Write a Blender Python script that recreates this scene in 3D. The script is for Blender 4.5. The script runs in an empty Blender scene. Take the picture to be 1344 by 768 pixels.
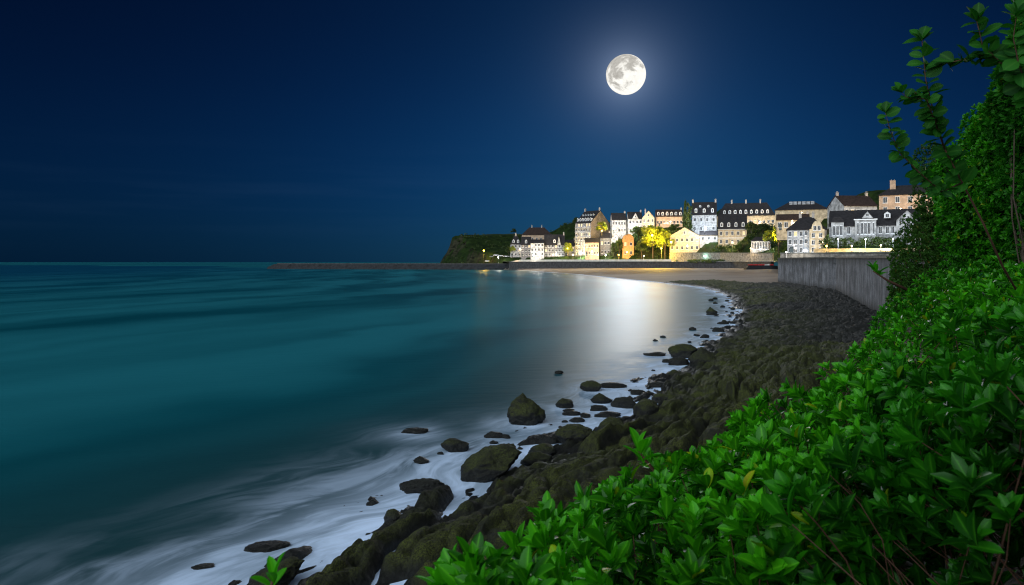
import bpy, bmesh, math, random
import numpy as np
from mathutils import Vector, Matrix, noise as mnoise

R = math.radians
random.seed(11)
rng = np.random.default_rng(11)
scene = bpy.context.scene
COL = scene.collection

# ---------------------------------------------------------------- camera
F, CX, HY, H = 970.0, 672.0, 344.0, 6.0     # focal length and horizon of the photograph in its own pixels; eye height in metres
cam_d = bpy.data.cameras.new('camera')
cam_d.sensor_fit = 'HORIZONTAL'
cam_d.sensor_width = 36.0
cam_d.lens = F / 1344 * 36
cam_d.shift_y = -40 / 1344
cam_d.clip_start, cam_d.clip_end = 0.05, 60000
cam_d.dof.use_dof = True
cam_d.dof.focus_distance = 14.0
cam_d.dof.aperture_fstop = 8.0
cam = bpy.data.objects.new('camera', cam_d)
cam.location = (0, 0, H)
cam.rotation_euler = (R(90), 0, 0)
COL.objects.link(cam)
scene.camera = cam


def at(px, py, d):
    """A point at distance d (metres along the view axis) that the photograph shows at pixel (px, py)."""
    return Vector(((px - CX) / F * d, d, H - (py - HY) / F * d))


def on(px, py, z=0.0):
    """The point of the level z that the photograph shows at pixel (px, py)."""
    d = F * (H - z) / (py - HY)
    return Vector(((px - CX) / F * d, d, z))


# ---------------------------------------------------------------- sky, moonlight, exposure
MOON_DIR = Vector(((821.5 - CX) / F, 1, (HY - 98) / F)).normalized()
SUN_ELEV, SUN_AZ = R(11.6), math.atan2((826 - CX) / F, 1)
SUN_DIR = Vector((math.sin(SUN_AZ) * math.cos(SUN_ELEV), math.cos(SUN_AZ) * math.cos(SUN_ELEV), math.sin(SUN_ELEV)))
SUN_STRENGTH = 0.28
DUSK_FILL = 3.8           # brightness of the fill glow added to the sky behind the viewer

world = bpy.data.worlds.new('World')
scene.world = world
world.use_nodes = True
wn, wl = world.node_tree.nodes, world.node_tree.links
wn.clear()


def wnode(t, **kw):
    n = wn.new(t)
    for k, v in kw.items():
        setattr(n, k, v)
    return n


def wmath(op, a, b=None, clamp=False):
    n = wnode('ShaderNodeMath', operation=op, use_clamp=clamp)
    for i, v in enumerate((a, b)):
        if v is None:
            continue
        if isinstance(v, (int, float)):
            n.inputs[i].default_value = v
        else:
            wl.new(v, n.inputs[i])
    return n.outputs[0]


def wdot(vec, d):
    n = wnode('ShaderNodeVectorMath', operation='DOT_PRODUCT')
    wl.new(vec, n.inputs[0])
    n.inputs[1].default_value = d
    return n.outputs['Value']


def wadd(a, b):
    n = wnode('ShaderNodeMix', data_type='RGBA', blend_type='ADD')
    n.inputs['Factor'].default_value = 1
    wl.new(a, n.inputs['A']); wl.new(b, n.inputs['B'])
    return n.outputs['Result']


def wscale(col, fac):
    n = wnode('ShaderNodeMix', data_type='RGBA', blend_type='MULTIPLY')
    n.inputs['Factor'].default_value = 1
    if isinstance(col, tuple):
        n.inputs['A'].default_value = (*col, 1)
    else:
        wl.new(col, n.inputs['A'])
    if isinstance(fac, tuple):
        n.inputs['B'].default_value = (*fac, 1)
    else:
        wl.new(fac, n.inputs['B'])
    return n.outputs['Result']


tc = wnode('ShaderNodeTexCoord')
dirv = tc.outputs['Generated']
sep = wnode('ShaderNodeSeparateXYZ')
wl.new(dirv, sep.inputs[0])
ramp = wnode('ShaderNodeValToRGB')
ramp.color_ramp.interpolation = 'B_SPLINE'
els = ramp.color_ramp.elements
stops = [(0.0, (0.0008, 0.022, 0.080)), (0.06, (0.0008, 0.025, 0.100)), (0.13, (0.0006, 0.021, 0.090)), (0.22, (0.0004, 0.0105, 0.055)),
         (0.32, (0.0003, 0.0052, 0.030)), (0.5, (0.0003, 0.006, 0.030)), (1.0, (0.001, 0.010, 0.035))]
while len(els) < len(stops):
    els.new(0.5)
for e, (p, c) in zip(els, stops):
    e.position = p
    e.color = (*c, 1)
wl.new(sep.outputs['Z'], ramp.inputs[0])
md = wmath('MAXIMUM', wdot(dirv, MOON_DIR), 0.0)
# the sky is a little brighter on the moon's side
broad = wmath('ADD', wmath('MULTIPLY', wmath('POWER', md, 10.0), 0.74), 0.30)
base = wscale(ramp.outputs[0], broad)
# thin high cloud far off over the horizon
mp = wnode('ShaderNodeMapping')
mp.inputs['Scale'].default_value = (2.2, 2.2, 34)
wl.new(dirv, mp.inputs[0])
nz = wnode('ShaderNodeTexNoise')
nz.inputs['Scale'].default_value = 1.6
nz.inputs['Detail'].default_value = 5
wl.new(mp.outputs[0], nz.inputs['Vector'])
cl = wmath('MULTIPLY', wmath('SUBTRACT', nz.outputs[0], 0.47, True), 0.9)
low = wmath('SUBTRACT', 1.0, wmath('MULTIPLY', wmath('ABSOLUTE', wmath('SUBTRACT', sep.outputs['Z'], 0.085)), 13.0), True)
base = wadd(base, wscale((0.010, 0.018, 0.034), wmath('MULTIPLY', cl, low)))
# the moon's aureole in the damp air
ang = wmath('ARCCOSINE', wmath('MINIMUM', md, 0.9999999))
halo1 = wmath('POWER', 2.718, wmath('MULTIPLY', ang, -34.0))
halo2 = wmath('POWER', 2.718, wmath('MULTIPLY', ang, -13.0))
base = wadd(base, wscale((0.21, 0.25, 0.33), halo1))
base = wadd(base, wscale((0.007, 0.018, 0.036), halo2))
# the physical sky of a low bright body, turned down to night
sky = wnode('ShaderNodeTexSky')
sky.sky_type = 'NISHITA'
sky.sun_disc = False
sky.sun_elevation = SUN_ELEV
sky.sun_rotation = SUN_AZ
base = wadd(base, wscale(sky.outputs[0], (0.00012, 0.0009, 0.0030)))
# fill light added to the sky as a dusk glow, overhead and behind the viewer
dk = wmath('POWER', wmath('MAXIMUM', wdot(dirv, Vector((-0.55, -0.70, 0.52)).normalized()), 0.0), 4.0)
base = wadd(base, wscale((0.86 * DUSK_FILL, 0.95 * DUSK_FILL, 1.0 * DUSK_FILL), dk))
bg = wnode('ShaderNodeBackground')
bg.inputs['Strength'].default_value = 1.0
wl.new(base, bg.inputs['Color'])
wo = wnode('ShaderNodeOutputWorld')
wl.new(bg.outputs[0], wo.inputs['Surface'])

sun_d = bpy.data.lights.new('moonlight', 'SUN')
sun_d.energy = SUN_STRENGTH
sun_d.angle = R(1.5)
sun_d.color = (0.90, 0.95, 1.0)
sun = bpy.data.objects.new('moonlight', sun_d)
sun.rotation_euler = SUN_DIR.to_track_quat('Z', 'Y').to_euler()
COL.objects.link(sun)

scene.view_settings.view_transform = 'Standard'
scene.view_settings.look = 'None'
scene.view_settings.exposure = 0.0
scene.view_settings.gamma = 1.0
scene.cycles.use_denoising = True
scene.cycles.filter_width = 1.15
scene.cycles.max_bounces = 6
scene.cycles.diffuse_bounces = 3
scene.cycles.transparent_max_bounces = 6
scene.cycles.sample_clamp_indirect = 4.0

# ---------------------------------------------------------------- helpers


def tag(o, label=None, cat=None, group=None, kind=None):
    for k, v in (('label', label), ('category', cat), ('group', group), ('kind', kind)):
        if v:
            o[k] = v
    return o


def empty(name, loc=(0, 0, 0), rz=0.0):
    o = bpy.data.objects.new(name, None)
    o.location = loc
    o.rotation_euler = (0, 0, rz)
    o.empty_display_size = 0.3
    COL.objects.link(o)
    return o


def link(name, me, mats, parent=None, loc=None):
    o = bpy.data.objects.new(name, me)
    if mats is not None:
        me.materials.clear()
        for m in (mats if isinstance(mats, (list, tuple)) else [mats]):
            me.materials.append(m)
    COL.objects.link(o)
    if parent is not None:
        o.parent = parent
    if loc is not None:
        o.location = loc
    return o


class MB:
    """Collects boxes, prisms and tubes into one mesh."""

    def __init__(self):
        self.v, self.f, self.m, self.s = [], [], [], []

    def add(self, vs, fs, mi=0, smooth=False):
        b = len(self.v)
        self.v += [tuple(v) for v in vs]
        for f in fs:
            self.f.append([b + i for i in f])
            self.m.append(mi)
            self.s.append(smooth)

    def box(self, x0, x1, y0, y1, z0, z1, mi=0):
        self.add([(x0, y0, z0), (x1, y0, z0), (x1, y1, z0), (x0, y1, z0), (x0, y0, z1), (x1, y0, z1), (x1, y1, z1), (x0, y1, z1)],
                 [(0, 3, 2, 1), (4, 5, 6, 7), (0, 1, 5, 4), (1, 2, 6, 5), (2, 3, 7, 6), (3, 0, 4, 7)], mi)

    def prism(self, pts, ax, a, b, mi=0):
        """pts: a 2-D outline; ax 'x' (pts are y,z) or 'y' (pts are x,z) or 'z' (pts are x,y); from a to b along it."""
        n = len(pts)
        mk = {'x': lambda p, t: (t, p[0], p[1]), 'y': lambda p, t: (p[0], t, p[1]), 'z': lambda p, t: (p[0], p[1], t)}[ax]
        vs = [mk(p, a) for p in pts] + [mk(p, b) for p in pts]
        fs = [list(range(n))[::-1], list(range(n, 2 * n))] + [(i, (i + 1) % n, n + (i + 1) % n, n + i) for i in range(n)]
        self.add(vs, fs, mi)

    def tube(self, pts, rad, n=6, mi=0):
        pts = [Vector(p) for p in pts]
        rad = rad if isinstance(rad, (list, tuple)) else [rad] * len(pts)
        vs, fs = [], []
        up = Vector((0.13, 0.31, 0.94)).normalized()
        for i, p in enumerate(pts):
            t = (pts[min(i + 1, len(pts) - 1)] - pts[max(i - 1, 0)]).normalized()
            a = t.cross(up)
            if a.length < 0.05:
                a = t.cross(Vector((1, 0, 0)))
            a.normalize()
            c = t.cross(a)
            for k in range(n):
                q = 2 * math.pi * k / n
                vs.append(p + (a * math.cos(q) + c * math.sin(q)) * rad[i])
        for i in range(len(pts) - 1):
            for k in range(n):
                fs.append((i * n + k, i * n + (k + 1) % n, (i + 1) * n + (k + 1) % n, (i + 1) * n + k))
        fs.append(list(range(n))[::-1])
        fs.append([(len(pts) - 1) * n + k for k in range(n)])
        self.add(vs, fs, mi, True)

    def mesh(self, name):
        me = bpy.data.meshes.new(name)
        me.from_pydata(self.v, [], self.f)
        me.polygons.foreach_set('material_index', self.m)
        me.polygons.foreach_set('use_smooth', self.s)
        bm = bmesh.new()
        bm.from_mesh(me)
        bmesh.ops.recalc_face_normals(bm, faces=bm.faces)
        bm.to_mesh(me)
        bm.free()
        return me

    def build(self, name, mats, parent=None, loc=None):
        return link(name, self.mesh(name), mats, parent, loc)


def np_mesh(name, verts, quads, smooth=True, attrs=None):
    """verts (n,3), quads (m,4) or (m,3) arrays -> mesh; attrs: {name: per-vertex float array}."""
    me = bpy.data.meshes.new(name)
    verts = np.ascontiguousarray(verts, dtype=np.float32)
    quads = np.ascontiguousarray(quads, dtype=np.int32)
    k = quads.shape[1]
    me.vertices.add(len(verts))
    me.vertices.foreach_set('co', verts.ravel())
    me.loops.add(quads.size)
    me.loops.foreach_set('vertex_index', quads.ravel())
    me.polygons.add(len(quads))
    me.polygons.foreach_set('loop_start', np.arange(len(quads), dtype=np.int32) * k)
    me.update(calc_edges=True)
    me.polygons.foreach_set('use_smooth', np.full(len(quads), smooth))
    for nm, val in (attrs or {}).items():
        a = me.attributes.new(nm, 'FLOAT', 'POINT')
        a.data.foreach_set('value', np.ascontiguousarray(val, dtype=np.float32))
    me.validate()
    return me


def grid_quads(nr, nc):
    i = np.arange(nr - 1)[:, None] * nc + np.arange(nc - 1)[None, :]
    return np.stack([i, i + 1, i + nc + 1, i + nc], -1).reshape(-1, 4)


def hash2(ix, iy, k):
    h = (ix.astype(np.int64) * 374761393 + iy.astype(np.int64) * 668265263 + k * 1274126177) & 0xFFFFFFFF
    h = ((h ^ (h >> 13)) * 1274126177) & 0xFFFFFFFF
    h = ((h ^ (h >> 16)) * 2246822519) & 0xFFFFFFFF
    return ((h ^ (h >> 15)) & 0xFFFFFF) / float(0x1000000)


def vnoise(x, y, k=0):
    ix, iy = np.floor(x), np.floor(y)
    fx, fy = x - ix, y - iy
    ux, uy = fx * fx * fx * (fx * (fx * 6 - 15) + 10), fy * fy * fy * (fy * (fy * 6 - 15) + 10)
    a, b = hash2(ix, iy, k), hash2(ix + 1, iy, k)
    c, d = hash2(ix, iy + 1, k), hash2(ix + 1, iy + 1, k)
    return (a * (1 - ux) + b * ux) * (1 - uy) + (c * (1 - ux) + d * ux) * uy - 0.5


def fbm(x, y, k=0, octv=4):
    s, a = 0, 1.0
    for o in range(octv):
        s = s + a * vnoise(x * 2 ** o + 17.3 * o, y * 2 ** o - 9.1 * o, k + o)
        a *= 0.5
    return s


def domes(x, y, k=0, fill=0.80):
    """Rounded lumps, one per jittered cell: height 0..1 and nothing between them."""
    ix, iy = np.floor(x), np.floor(y)
    best = np.zeros_like(x)
    for dx in (-1, 0, 1):
        for dy in (-1, 0, 1):
            cx, cy = ix + dx, iy + dy
            px, py = cx + 0.15 + 0.7 * hash2(cx, cy, k), cy + 0.15 + 0.7 * hash2(cx, cy, k + 1)
            sz = 0.5 + 0.5 * hash2(cx, cy, k + 2)
            r2 = ((x - px) ** 2 + (y - py) ** 2) / (fill * (0.6 + 0.4 * sz)) ** 2
            best = np.maximum(best, np.sqrt(np.clip(1 - r2, 0, 1)) * sz)
    return best


def seg_dist(X, Y, pts):
    """Distance to a polyline, signed: positive on its right-hand side; and the arc length of the nearest point."""
    pts = np.asarray(pts, float)
    best = np.full(X.shape, 1e18)
    sgn = np.ones(X.shape)
    arc = np.zeros(X.shape)
    s0 = 0.0
    for (ax, ay), (bx, by) in zip(pts[:-1], pts[1:]):
        ex, ey = bx - ax, by - ay
        L = math.hypot(ex, ey)
        t = np.clip(((X - ax) * ex + (Y - ay) * ey) / (L * L), 0, 1)
        dx, dy = X - (ax + t * ex), Y - (ay + t * ey)
        d2 = dx * dx + dy * dy
        m = d2 < best
        best = np.where(m, d2, best)
        sgn = np.where(m, np.where(ex * dy - ey * dx < 0, 1.0, -1.0), sgn)
        arc = np.where(m, s0 + t * L, arc)
        s0 += L
    return np.sqrt(best) * sgn, arc


def blocks(x, y, k=0, crackw=0.20, tilt=0.9):
    """Broken rock: every jittered cell is a block with its own height and tilt, parted from its neighbours by a crack."""
    ix, iy = np.floor(x), np.floor(y)
    f1, f2 = np.full(x.shape, 9.0), np.full(x.shape, 9.0)
    hh = np.zeros(x.shape)
    for dx in (-1, 0, 1):
        for dy in (-1, 0, 1):
            cx, cy = ix + dx, iy + dy
            px, py = cx + 0.1 + 0.8 * hash2(cx, cy, k), cy + 0.1 + 0.8 * hash2(cx, cy, k + 1)
            d = np.hypot(x - px, y - py)
            h = 0.35 + 0.65 * hash2(cx, cy, k + 2) + tilt * ((hash2(cx, cy, k + 3) - 0.5) * (x - px) + (hash2(cx, cy, k + 4) - 0.5) * (y - py)) - 0.35 * d * d
            m = d < f1
            f2 = np.where(m, f1, np.minimum(f2, d))
            hh = np.where(m, h, hh)
            f1 = np.where(m, d, f1)
    c = np.clip((f2 - f1) / crackw, 0, 1)
    return hh * np.sqrt(c * (2 - c))


def in_poly(X, Y, poly):
    inside = np.zeros(X.shape, bool)
    n = len(poly)
    for i in range(n):
        x0, y0 = poly[i]
        x1, y1 = poly[(i + 1) % n]
        c = ((y0 > Y) != (y1 > Y)) & (X < (x1 - x0) * (Y - y0) / ((y1 - y0) or 1e-9) + x0)
        inside ^= c
    return inside


def sstep(a, b, x):
    t = np.clip((x - a) / (b - a), 0, 1)
    return t * t * (3 - 2 * t)


# ---------------------------------------------------------------- materials
def mat(name, col, rough=0.8, spec=0.3, vary=0.25, scale=6.0, bump=0.0, bscale=20.0, col2=None, metal=0.0, detail=5, stretch=(1, 1, 1), bdist=0.05):
    m = bpy.data.materials.new(name)
    m.use_nodes = True
    n, l = m.node_tree.nodes, m.node_tree.links
    b = n['Principled BSDF']
    b.inputs['Roughness'].default_value = rough
    b.inputs['Specular IOR Level'].default_value = spec
    b.inputs['Metallic'].default_value = metal
    t = n.new('ShaderNodeTexCoord')
    mpn = n.new('ShaderNodeMapping')
    mpn.inputs['Scale'].default_value = stretch
    l.new(t.outputs['Object'], mpn.inputs[0])
    nz = n.new('ShaderNodeTexNoise')
    nz.inputs['Scale'].default_value = scale
    nz.inputs['Detail'].default_value = detail
    nz.inputs['Roughness'].default_value = 0.62
    l.new(mpn.outputs[0], nz.inputs['Vector'])
    rp = n.new('ShaderNodeValToRGB')
    c2 = col2 or tuple(c * (1 - vary) for c in col)
    c1 = col if col2 else tuple(min(1, c * (1 + vary * 0.6)) for c in col)
    rp.color_ramp.elements[0].position, rp.color_ramp.elements[1].position = 0.34, 0.66
    rp.color_ramp.elements[0].color, rp.color_ramp.elements[1].color = (*c2, 1), (*c1, 1)
    l.new(nz.outputs[0], rp.inputs[0])
    l.new(rp.outputs[0], b.inputs['Base Color'])
    if bump:
        n2 = n.new('ShaderNodeTexNoise')
        n2.inputs['Scale'].default_value = bscale
        n2.inputs['Detail'].default_value = 6
        l.new(mpn.outputs[0], n2.inputs['Vector'])
        bp = n.new('ShaderNodeBump')
        bp.inputs['Strength'].default_value = bump
        bp.inputs['Distance'].default_value = bdist
        l.new(n2.outputs[0], bp.inputs['Height'])
        l.new(bp.outputs[0], b.inputs['Normal'])
    return m


def emit(name, col, strength):
    m = bpy.data.materials.new(name)
    m.use_nodes = True
    n, l = m.node_tree.nodes, m.node_tree.links
    n.remove(n['Principled BSDF'])
    e = n.new('ShaderNodeEmission')
    e.inputs['Color'].default_value = (*col, 1)
    e.inputs['Strength'].default_value = strength
    l.new(e.outputs[0], n['Material Output'].inputs['Surface'])
    return m


def leaf_mat(name, dark, light, trans, tw=0.45, rough=0.42, spec=0.35):
    """Glossy leaf: reflects on both sides and lets light through; each leaf has its own shade (attribute tint)."""
    m = bpy.data.materials.new(name)
    m.use_nodes = True
    n, l = m.node_tree.nodes, m.node_tree.links
    b = n['Principled BSDF']
    b.inputs['Roughness'].default_value = rough
    b.inputs['Specular IOR Level'].default_value = spec
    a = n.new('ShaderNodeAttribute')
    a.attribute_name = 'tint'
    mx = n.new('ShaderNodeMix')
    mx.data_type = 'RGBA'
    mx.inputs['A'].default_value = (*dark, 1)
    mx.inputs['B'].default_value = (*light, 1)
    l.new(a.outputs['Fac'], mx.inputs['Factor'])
    # a few old leaves gone yellow (tint above 1)
    yl = n.new('ShaderNodeMapRange')
    l.new(a.outputs['Fac'], yl.inputs['Value'])
    yl.inputs['From Min'].default_value, yl.inputs['From Max'].default_value = 1.02, 1.6
    my = n.new('ShaderNodeMix')
    my.data_type = 'RGBA'
    my.inputs['B'].default_value = (light[0] * 4 + 0.02, light[1] * 0.75, light[2], 1)
    l.new(yl.outputs[0], my.inputs['Factor'])
    l.new(mx.outputs['Result'], my.inputs['A'])
    mx = my
    # the paler midrib
    rb = n.new('ShaderNodeAttribute')
    rb.attribute_name = 'rib'
    pw = n.new('ShaderNodeMath')
    pw.operation = 'POWER'
    pw.inputs[1].default_value = 7.0
    l.new(rb.outputs['Fac'], pw.inputs[0])
    sc_ = n.new('ShaderNodeMath')
    sc_.operation = 'MULTIPLY'
    sc_.inputs[1].default_value = 0.55
    l.new(pw.outputs[0], sc_.inputs[0])
    mr = n.new('ShaderNodeMix')
    mr.data_type = 'RGBA'
    mr.inputs['B'].default_value = (light[0] * 2.2 + 0.01, light[1] * 1.5, light[2] * 2 + 0.005, 1)
    l.new(sc_.outputs[0], mr.inputs['Factor'])
    l.new(mx.outputs['Result'], mr.inputs['A'])
    mx = mr
    l.new(mx.outputs['Result'], b.inputs['Base Color'])
    tr = n.new('ShaderNodeBsdfTranslucent')
    tm = n.new('ShaderNodeMix')
    tm.data_type = 'RGBA'
    tm.blend_type = 'MULTIPLY'
    tm.inputs['Factor'].default_value = 1
    tm.inputs['B'].default_value = (*trans, 1)
    l.new(mx.outputs['Result'], tm.inputs['A'])
    l.new(tm.outputs['Result'], tr.inputs['Color'])
    ms = n.new('ShaderNodeMixShader')
    ms.inputs[0].default_value = tw
    l.new(b.outputs[0], ms.inputs[1])
    l.new(tr.outputs[0], ms.inputs[2])
    l.new(ms.outputs[0], n['Material Output'].inputs['Surface'])
    return m


M = {}
M['white'] = mat('white_render', (0.35, 0.355, 0.365), vary=0.6, scale=0.7)
M['cool'] = mat('grey_white_render', (0.30, 0.31, 0.33), vary=0.55, scale=0.7)
M['cream'] = mat('cream_render', (0.42, 0.355, 0.25), vary=0.45, scale=0.7)
M['peach'] = mat('peach_render', (0.44, 0.32, 0.235), vary=0.35, scale=0.5)
M['grey'] = mat('grey_stone_wall', (0.15, 0.155, 0.17), vary=0.4, scale=1.2)
M['tan'] = mat('tan_stone_wall', (0.27, 0.21, 0.14), vary=0.45, scale=1.1)
M['ochre'] = mat('ochre_render', (0.50, 0.30, 0.12), vary=0.3, scale=0.8)
M['timber'] = mat('dark_timber', (0.06, 0.04, 0.035), vary=0.3)
M['slate'] = mat('slate_roof', (0.022, 0.021, 0.024), rough=0.8, spec=0.15, vary=0.5, scale=1.4, stretch=(1, 1, 3))
M['brown_roof'] = mat('brown_tile_roof', (0.036, 0.024, 0.021), rough=0.85, spec=0.15, vary=0.5, scale=1.4)
M['trim'] = mat('white_trim', (0.62, 0.63, 0.65), vary=0.08)
M['glass'] = mat('window_glass', (0.012, 0.014, 0.018), rough=0.12, spec=0.5, vary=0.2)
M['litglass'] = emit('lit_window', (1.0, 0.72, 0.36), 1.3)
M['door'] = mat('door_paint', (0.04, 0.06, 0.07), rough=0.5)
M['chimney'] = mat('chimney_render', (0.38, 0.34, 0.31), vary=0.3)
M['metal'] = mat('dark_metal', (0.05, 0.05, 0.055), rough=0.5, metal=0.4)
M['bark'] = mat('bark', (0.055, 0.040, 0.028), vary=0.4, scale=8, bump=0.4, bscale=25)
M['twig'] = mat('twig_bark', (0.060, 0.028, 0.016), vary=0.4, scale=30)
M['stone'] = mat('rubble_stone', (0.20, 0.185, 0.165), vary=0.6, scale=0.9, bump=0.6, bscale=1.4, bdist=0.3)
M['rubble'] = mat('pier_stone', (0.014, 0.016, 0.020), vary=0.55, scale=0.45, bump=0.8, bscale=0.6, bdist=0.5)
M['pave'] = mat('pale_paving', (0.50, 0.47, 0.42), vary=0.25, scale=0.5)

# ================================================================= THE SETTING
SHORE_PX = [(250, 800), (330, 768), (400, 742), (505, 682), (590, 640), (680, 602), (745, 580), (830, 545), (852, 520), (884, 490), (930, 466), (962, 438),
            (976, 410), (964, 390), (930, 378), (868, 370.5), (760, 360), (672, 354)]
SHORE = [on(x, y)[:2] for x, y in SHORE_PX]
SHORE = [(SHORE[0][0] - 6, SHORE[0][1] - 9)] + [tuple(p) for p in SHORE] + [(-6, 640), (-70, 690)]
sh_y = np.array([p[1] for p in SHORE])
sh_x = np.array([p[0] for p in SHORE])


def shore_x(y):
    return np.interp(y, sh_y, sh_x)


# front line of the sea walls: promenade wall (left, far), then the concrete sea wall (right, near)
PROM = [at(668, 352, 565), at(760, 352, 520), at(880, 351.5, 468), at(960, 351, 428), at(1012, 350, 392)]
WALL = [at(1021, 371, 172), at(1097, 380, 121), at(1150, 408, 70), at(1215, 460, 38)]
WALL_TOP = [6.75, 6.6, 6.35, 6.2]

# ---------------------------------------------------------------- boulders (placed first: the foam on the water gathers round them)
# pixel of the waterline under it, width and height in pixels, how it is cut, how wet
BOULDERS = [
    (691, 558, 52, 40, 'peak'), (596, 594, 38, 16, 'round'), (648, 576, 26, 8, 'flat'), (552, 649, 66, 15, 'flat'), (719, 584, 28, 10, 'flat'),
    (741, 536, 26, 12, 'round'), (778, 514, 30, 13, 'round'), (806, 510, 42, 6, 'flat'), (790, 530, 30, 13, 'peak'), (786, 540, 26, 7, 'flat'),
    (757, 555, 22, 6, 'flat'), (752, 546, 26, 5, 'flat'), (800, 549, 38, 7, 'flat'), (824, 537, 40, 14, 'flat'), (851, 553, 40, 28, 'round'),
    (838, 519, 22, 7, 'flat'), (864, 509, 28, 7, 'flat'), (890, 498, 34, 12, 'peak'), (898, 470, 40, 17, 'round'), (928, 481, 44, 24, 'peak'),
    (893, 480, 30, 10, 'flat'), (862, 468, 30, 5, 'flat'), (935, 412, 15, 9, 'peak'), (937, 414, 18, 3, 'flat'), (944, 436, 16, 6, 'flat'), (926, 444, 14, 5, 'flat'),
    (950, 426, 16, 4, 'flat'), (345, 726, 60, 7, 'flat'), (262, 748, 30, 3, 'flat'), (352, 780, 76, 34, 'slab'), (548, 698, 36, 18, 'round'), (575, 660, 20, 6, 'flat'),
    (516, 690, 26, 20, 'round'), (640, 632, 84, 42, 'slab'), (705, 614, 44, 18, 'round'), (758, 588, 54, 28, 'round'), (806, 571, 44, 20, 'round'),
    (712, 600, 38, 16, 'round'), (545, 570, 36, 6, 'flat'), (872, 530, 32, 13, 'round'), (905, 508, 28, 11, 'round'), (955, 470, 30, 14, 'round'),
]
BOULDER_LABELS = {
    0: 'large dark pointed boulder standing alone in the milky surf', 1: 'low dark rounded rock in the surf left of the pointed boulder',
    2: 'small dark hump of rock awash just left of the pointed boulder', 3: 'wide flat wet rock awash in the foam beside the weedy slabs',
    4: 'small flat rock awash below and right of the pointed boulder', 5: 'small dark rock in the surf right of the pointed boulder',
    6: 'dark domed rock farthest out in the moonlit surf', 7: 'long thin rock awash right of the dark domed rock', 8: 'low peaked rock below the dark domed rock',
    9: 'thin flat rock awash under the low peaked rock', 13: 'broad flat rock awash in front of the smooth grey boulder', 14: 'smooth grey rounded boulder at the edge of the weedy rocks',
    17: 'low peaked rock under the pair of big weedy boulders', 18: 'dark rounded boulder, the left one of the big pair at the waterline', 19: 'largest peaked boulder of the weedy pair at the waterline',
    22: 'small lone peaked rock in bright water at the far end of the shore', 27: 'submerged smooth slab with water veiling it, low in the surf', 28: 'shallow rock almost covered by foam, nearest the bottom of the surf',
    29: 'dark tilted slab at the foot of the foam behind the leafy sprig', 33: 'big tilted slab with a raised point, jutting into the foam', 35: 'big domed weedy boulder on the bend of the shore',
    36: 'rounded weedy boulder beside the big domed one', 34: 'weedy round boulder between the tilted slab and the domed boulder', 38: 'dark shadow of a rock just under the water far left of the pointed boulder',
}
boulder_pos = []
for (bx, by, bw, bh, bk) in BOULDERS:
    p = on(bx, by)
    boulder_pos.append((p.x, p.y, bw / F * p.y))

# ---------------------------------------------------------------- water
ys = np.concatenate([4.0 * 1.012 ** np.arange(0, 420), 4.0 * 1.012 ** 419 * 1.25 ** np.arange(1, 19)])
side = np.concatenate([np.linspace(-1, 0, 90) ** 3 * 1.0, np.linspace(0, 1, 36)[1:] ** 2])
Yg = np.repeat(ys[:, None], len(side), 1)
sx = shore_x(ys)[:, None]
lw = (1.15 * ys + 30)[:, None] + np.maximum(sx, 0)
rw = np.where(ys < 330, 12, np.where(ys < 700, 12 + (ys - 330) * 1.2, 456 + (ys - 700) * 1.2))[:, None]
Xg = sx + np.where(side[None, :] < 0, side[None, :] * lw, side[None, :] * rw)
tw, _ = seg_dist(Xg, Yg, SHORE)
tw = np.where(Yg > 600, np.minimum(tw, -60.0), tw)
bd = np.full(Xg.shape, 0.0)
for (x, y, w) in boulder_pos:
    d = np.hypot(Xg - x, (Yg - y) * 0.9)
    bd = np.maximum(bd, np.exp(-np.clip(d - 0.4 * w, 0, None) / (0.55 * w + 0.12)))
me = np_mesh('sea_water', np.stack([Xg, Yg, np.zeros_like(Xg)], -1).reshape(-1, 3), grid_quads(*Xg.shape), True,
             {'shore': tw.ravel(), 'rocks': bd.ravel()})
m = bpy.data.materials.new('long_exposure_sea')
m.use_nodes = True
n, l = m.node_tree.nodes, m.node_tree.links
P = n['Principled BSDF']


def nn(t, **kw):
    q = n.new(t)
    for k, v in kw.items():
        setattr(q, k, v)
    return q


def nmath(op, a, b=None, clamp=False):
    q = nn('ShaderNodeMath', operation=op, use_clamp=clamp)
    for i, v in enumerate((a, b)):
        if v is None:
            continue
        if isinstance(v, (int, float)):
            q.inputs[i].default_value = v
        else:
            l.new(v, q.inputs[i])
    return q.outputs[0]


def nmap(val, a, b, c=0.0, d=1.0):
    q = nn('ShaderNodeMapRange', interpolation_type='SMOOTHSTEP')
    l.new(val, q.inputs['Value'])
    for k, v in (('From Min', a), ('From Max', b), ('To Min', c), ('To Max', d)):
        q.inputs[k].default_value = v
    return q.outputs[0]


def nmix(f, a, b):
    q = nn('ShaderNodeMix', data_type='RGBA')
    if isinstance(f, (int, float)):
        q.inputs['Factor'].default_value = f
    else:
        l.new(f, q.inputs['Factor'])
    for k, v in (('A', a), ('B', b)):
        if isinstance(v, tuple):
            q.inputs[k].default_value = (*v, 1)
        else:
            l.new(v, q.inputs[k])
    return q.outputs['Result']


def nnoise(vec, scale, rot, detail=5, rough=0.55, dist=0.0):
    if rot:
        vr = nn('ShaderNodeVectorRotate', rotation_type='Z_AXIS')
        vr.inputs['Angle'].default_value = R(rot)
        l.new(vec, vr.inputs['Vector'])
        vec = vr.outputs[0]
    mp_ = nn('ShaderNodeMapping')
    mp_.inputs['Scale'].default_value = scale
    l.new(vec, mp_.inputs[0])
    q = nn('ShaderNodeTexNoise')
    q.inputs['Scale'].default_value = 1
    q.inputs['Detail'].default_value = detail
    q.inputs['Roughness'].default_value = rough
    q.inputs['Distortion'].default_value = dist
    l.new(mp_.outputs[0], q.inputs['Vector'])
    return q


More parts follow.
